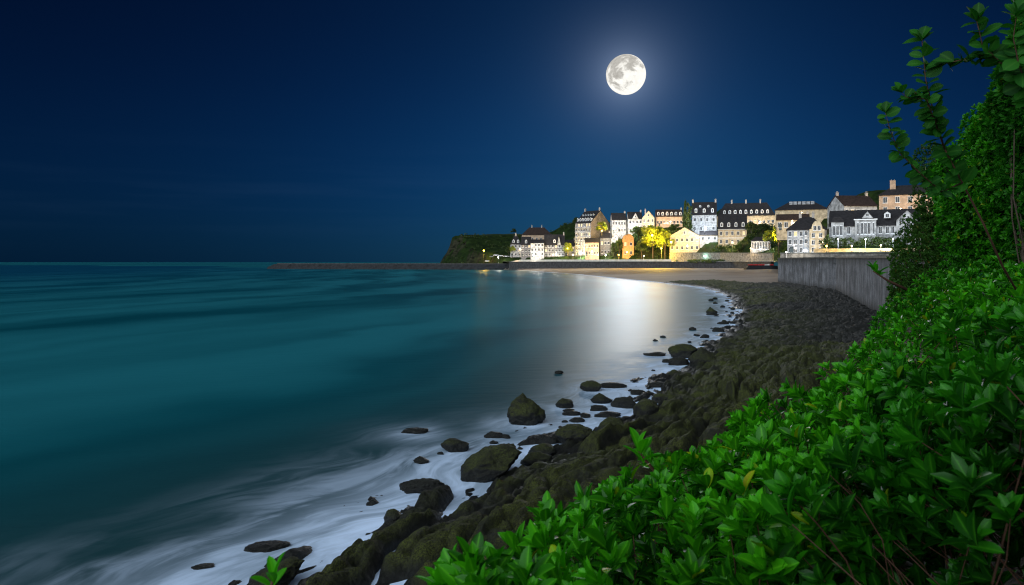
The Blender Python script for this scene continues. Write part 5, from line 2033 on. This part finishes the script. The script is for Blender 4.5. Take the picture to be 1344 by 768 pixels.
def bush(name, label, blobs, n_, size, seed, mt, per=8, tpl=LO, group='tall dark bushes at the right edge', stems=True):
    """A tall bush: whorls over and inside a set of lobes (px, py, d, rx, rz in pixels)."""
    r_ = np.random.default_rng(seed)
    Ps, Ns = [], []
    tot = sum(b_[3] * b_[4] for b_ in blobs)
    for (px, py, d, rx, rz) in blobs:
        c_ = np.array(at(px, py, d))
        k = int(n_ * rx * rz / tot)
        u_ = r_.normal(size=(k, 3))
        u_ /= np.linalg.norm(u_, axis=1)[:, None]
        rr_ = (0.55 + 0.45 * r_.random(k) ** 0.5) * (1 + 0.28 * np.array([mnoise.noise(Vector(x_) * 2.2 + Vector((px, py, d))) for x_ in u_]))
        Ps.append(c_ + u_ * rr_[:, None] * np.array([rx / F * d, (rx + rz) / 2 / F * d, rz / F * d]))
        Ns.append(u_ + np.array([0, 0, 0.55]) + 0.4 * r_.normal(size=(k, 3)))
    P_, N_ = np.concatenate(Ps), np.concatenate(Ns)
    v, q, t_ = rosettes(P_, N_, r_.uniform(0.75, 1.2, len(P_)) * size, seed, tpl, per)
    c0 = np.array([P_[:, 0].mean(), P_[:, 1].mean(), P_[:, 2].min() - 0.8])
    root = tag(empty(name, c0), label, 'bush', group)
    link('foliage', np_mesh('bush_foliage', v - c0, q, True, {'tint': t_, 'rib': (np.arange(len(v)) % 3 == 1)}), M[mt], root)
    if stems:
        mb = MB()
        rs_ = random.Random(seed)
        for (px, py, d, rx, rz) in blobs:
            e_ = at(px, py, d) - Vector(c0)
            for k in range(3):
                e2 = e_ + Vector((rs_.uniform(-0.6, 0.6) * rx, 0, rs_.uniform(0, 0.7) * rz)) * (d / F)
                md_ = e2 * 0.5 + Vector((rs_.uniform(-0.1, 0.1), rs_.uniform(-0.1, 0.1), 0.1))
                mb.tube([Vector((rs_.uniform(-0.1, 0.1), 0, -0.2)), md_, e2], [0.009, 0.006, 0.003], 5)
        mb.build('stems', M['bark'], root)
    return root


bush('bush', 'fine leaved olive dark bush standing in front of the right end of the sea wall', [(1215, 330, 12.5, 38, 60), (1240, 262, 12.5, 34, 52), (1196, 386, 11.5, 26, 38), (1222, 215, 12.5, 20, 30), (1262, 300, 12, 40, 70), (1200, 350, 11.8, 30, 44)], 7000, 0.046, 301, 'leaf_olive', 7)
bush('bush', 'tall dense green bush at the right edge above the small leaved shrubs', [(1290, 270, 7.6, 52, 62), (1330, 200, 7.2, 52, 70), (1262, 236, 8.2, 34, 48), (1385, 290, 7.0, 60, 80), (1400, 190, 6.8, 60, 80), (1300, 175, 7.8, 30, 40), (1280, 310, 7.9, 44, 40), (1340, 330, 7.4, 50, 40), (1340, 262, 6.9, 50, 60)], 9000, 0.058, 302, 'leaf_far', 8)
bush('bush', 'dark upper bush in the top right corner behind the leafy sapling', [(1352, 110, 6.0, 34, 62), (1390, 60, 5.6, 50, 70), (1318, 150, 6.4, 24, 34), (1372, 20, 5.8, 34, 40), (1362, 70, 6.1, 34, 50), (1340, 165, 6.5, 34, 40), (1375, 190, 6.3, 50, 60), (1385, 280, 6.2, 50, 70), (1350, 240, 6.4, 30, 50)], 6000, 0.060, 303, 'leaf_dark', 8)

# ---------------------------------------------------------------- sapling hanging over the view at the top right
BR = [
    ([(1316, 350, 3.1), (1290, 292, 3.05), (1263, 240, 3.0), (1240, 196, 2.95), (1226, 150, 2.9), (1215, 105, 2.9), (1210, 52, 2.9)], 26),
    ([(1263, 240, 3.0), (1236, 252, 2.9), (1205, 225, 2.8), (1180, 200, 2.8), (1168, 170, 2.75), (1162, 148, 2.75)], 20),
    ([(1390, 180, 2.6), (1350, 120, 2.6), (1318, 84, 2.6), (1290, 62, 2.62), (1282, 28, 2.6)], 30),
    ([(1318, 84, 2.6), (1286, 74, 2.7), (1256, 80, 2.7), (1240, 84, 2.75)], 26),
    ([(1240, 196, 2.95), (1216, 130, 2.85), (1190, 128, 2.8), (1184, 122, 2.8)], 22),
    ([(1350, 120, 2.6), (1336, 80, 2.5), (1330, 50, 2.5), (1334, 20, 2.5)], 30),
]
c0 = at(1330, 520, 3.2)
root = tag(empty('sapling', c0), 'thin sapling with broad dark leaves hanging against the night sky at the top right', 'sapling')
mb = MB()
Bs, Ds, Us, Ls = [], [], [], []
rs_ = random.Random(8)
for bi, (pl, lp) in enumerate(BR):
    w_ = [at(*p_) for p_ in pl]
    if bi == 0:
        w_ = [at(1400, 470, 5.0), at(1345, 400, 4.0)] + w_
    if bi == 2:
        w_ = [at(1480, 330, 3.0)] + w_
    n_ = len(w_)
    mb.tube([p_ - c0 for p_ in w_], [(0.0060 if bi in (0, 2) else 0.0036) * (1 - 0.75 * i / (n_ - 1)) for i in range(n_)], 6)
    # leaves along the outer part of the branch
    tot = [0.0]
    for a_, b_ in zip(w_[:-1], w_[1:]):
        tot.append(tot[-1] + (b_ - a_).length)
    start = tot[1 if bi else 4] if bi in (0, 2) else tot[-1] * 0.18
    s_ = start
    k = 0
    while s_ < tot[-1] + 1e-4:
        i = max(j for j in range(len(tot) - 1) if tot[j] <= s_ + 1e-6)
        f = min(1, (s_ - tot[i]) / (tot[i + 1] - tot[i]))
        p_ = w_[i].lerp(w_[i + 1], f)
        tn = (w_[i + 1] - w_[i]).normalized()
        for m_ in range(3):
            an = k * 1.9 + m_ * 2.2 + rs_.uniform(-0.5, 0.5)
            sd_ = Vector((math.cos(an), math.sin(an) * 0.9, 0.10))
            sd_ = (sd_ - tn * sd_.dot(tn)).normalized()
            d_ = (sd_ * 1.0 + tn * rs_.uniform(0.15, 0.75) + Vector((0, 0, rs_.uniform(-0.35, 0.25)))).normalized()
            Bs.append(p_); Ds.append(d_); Us.append(Vector((rs_.uniform(-.7, .7), rs_.uniform(-1.3, 0.1), rs_.uniform(0.1, 1.0))).normalized())
            Ls.append(rs_.uniform(0.6, 1.15) * lp * 0.86 / F * p_.y)
        s_ += 0.027 * rs_.uniform(0.8, 1.3)
        k += 1
    tn = (w_[-1] - w_[-2]).normalized()
    for m_ in range(5):                         # the tuft at the tip
        d_ = (tn + Vector((math.cos(m_ * 1.3), math.sin(m_ * 1.3), 0.1)) * (0.35 + 0.16 * m_)).normalized()
        Bs.append(w_[-1]); Ds.append(d_); Us.append(Vector((-0.2, -0.5, 0.8))); Ls.append(rs_.uniform(0.6, 1.0) * lp * 0.95 / F * w_[-1].y)
mb.build('branches', M['twig'], root)
rq = np.random.default_rng(2)
v, q = leaves(np.array([tuple(b_) for b_ in Bs]), np.array([tuple(b_) for b_ in Ds]), np.array([tuple(b_) for b_ in Us]), np.array(Ls), OVAL, rq.uniform(0.8, 1.1, len(Bs)))
link('foliage', np_mesh('sapling_leaves', v - np.array(c0), q, True, {'tint': np.repeat(rq.random(len(Bs)), len(OVAL[0])), 'rib': (np.arange(len(v)) % 3 == 1)}), M['leaf_sap'], root)


def shoot(label, px, py, pb, d, leafpx, n_, mt, seed):
    """One upright shoot: a stem from pb up to (px, py) with leaves towards its tip."""
    r_ = random.Random(seed)
    tip, foot = at(px, py, d), at(*pb, d + 0.05)
    root = tag(empty('shoot', foot), label, 'plant')
    mb = MB()
    mid_ = (tip + foot) * 0.5 + Vector((r_.uniform(-.03, .03), 0.02, 0))
    mb.tube([foot - foot, mid_ - foot, tip - foot], [0.006 * d ** 0.5, 0.004 * d ** 0.5, 0.002 * d ** 0.5], 6)
    mb.build('stem', M['twig'], root)
    Bs, Ds, Us, Ls = [], [], [], []
    for k in range(n_):
        f = k / max(1, n_ - 1)
        an = k * 2.4 + r_.uniform(-0.3, 0.3)
        al = 0.25 + 0.95 * f
        Bs.append(tip + (foot - tip).normalized() * (f * leafpx / F * d * 0.7))
        Ds.append(Vector((math.cos(an) * math.sin(al), math.sin(an) * math.sin(al), math.cos(al))))
        Us.append(Vector((-math.cos(an) * math.cos(al), -math.sin(an) * math.cos(al), math.sin(al))))
        Ls.append(leafpx / F * d * r_.uniform(0.8, 1.1))
    v, q = leaves(np.array([tuple(b_) for b_ in Bs]), np.array([tuple(b_) for b_ in Ds]), np.array([tuple(b_) for b_ in Us]), np.array(Ls), HI)
    rq = np.random.default_rng(seed)
    link('leaves', np_mesh('shoot_leaves', v - np.array(foot), q, True, {'tint': np.repeat(0.4 + 0.6 * rq.random(n_), len(HI[0])), 'rib': (np.arange(len(v)) % 3 == 1)}), M[mt], root)


shoot('small bright leafy sprig rising at the bottom edge over the dark tilted slab', 360, 758, (352, 850), 1.35, 34, 6, 'leaf', 1)
shoot('upright leafy shoot rising above the bank against the weedy boulders', 838, 592, (862, 650), 2.4, 34, 8, 'leaf', 2)
shoot('leafy sprig standing alone in front of the streaked sea wall', 1146, 356, (1190, 380), 7.0, 17, 9, 'leaf_far', 3)
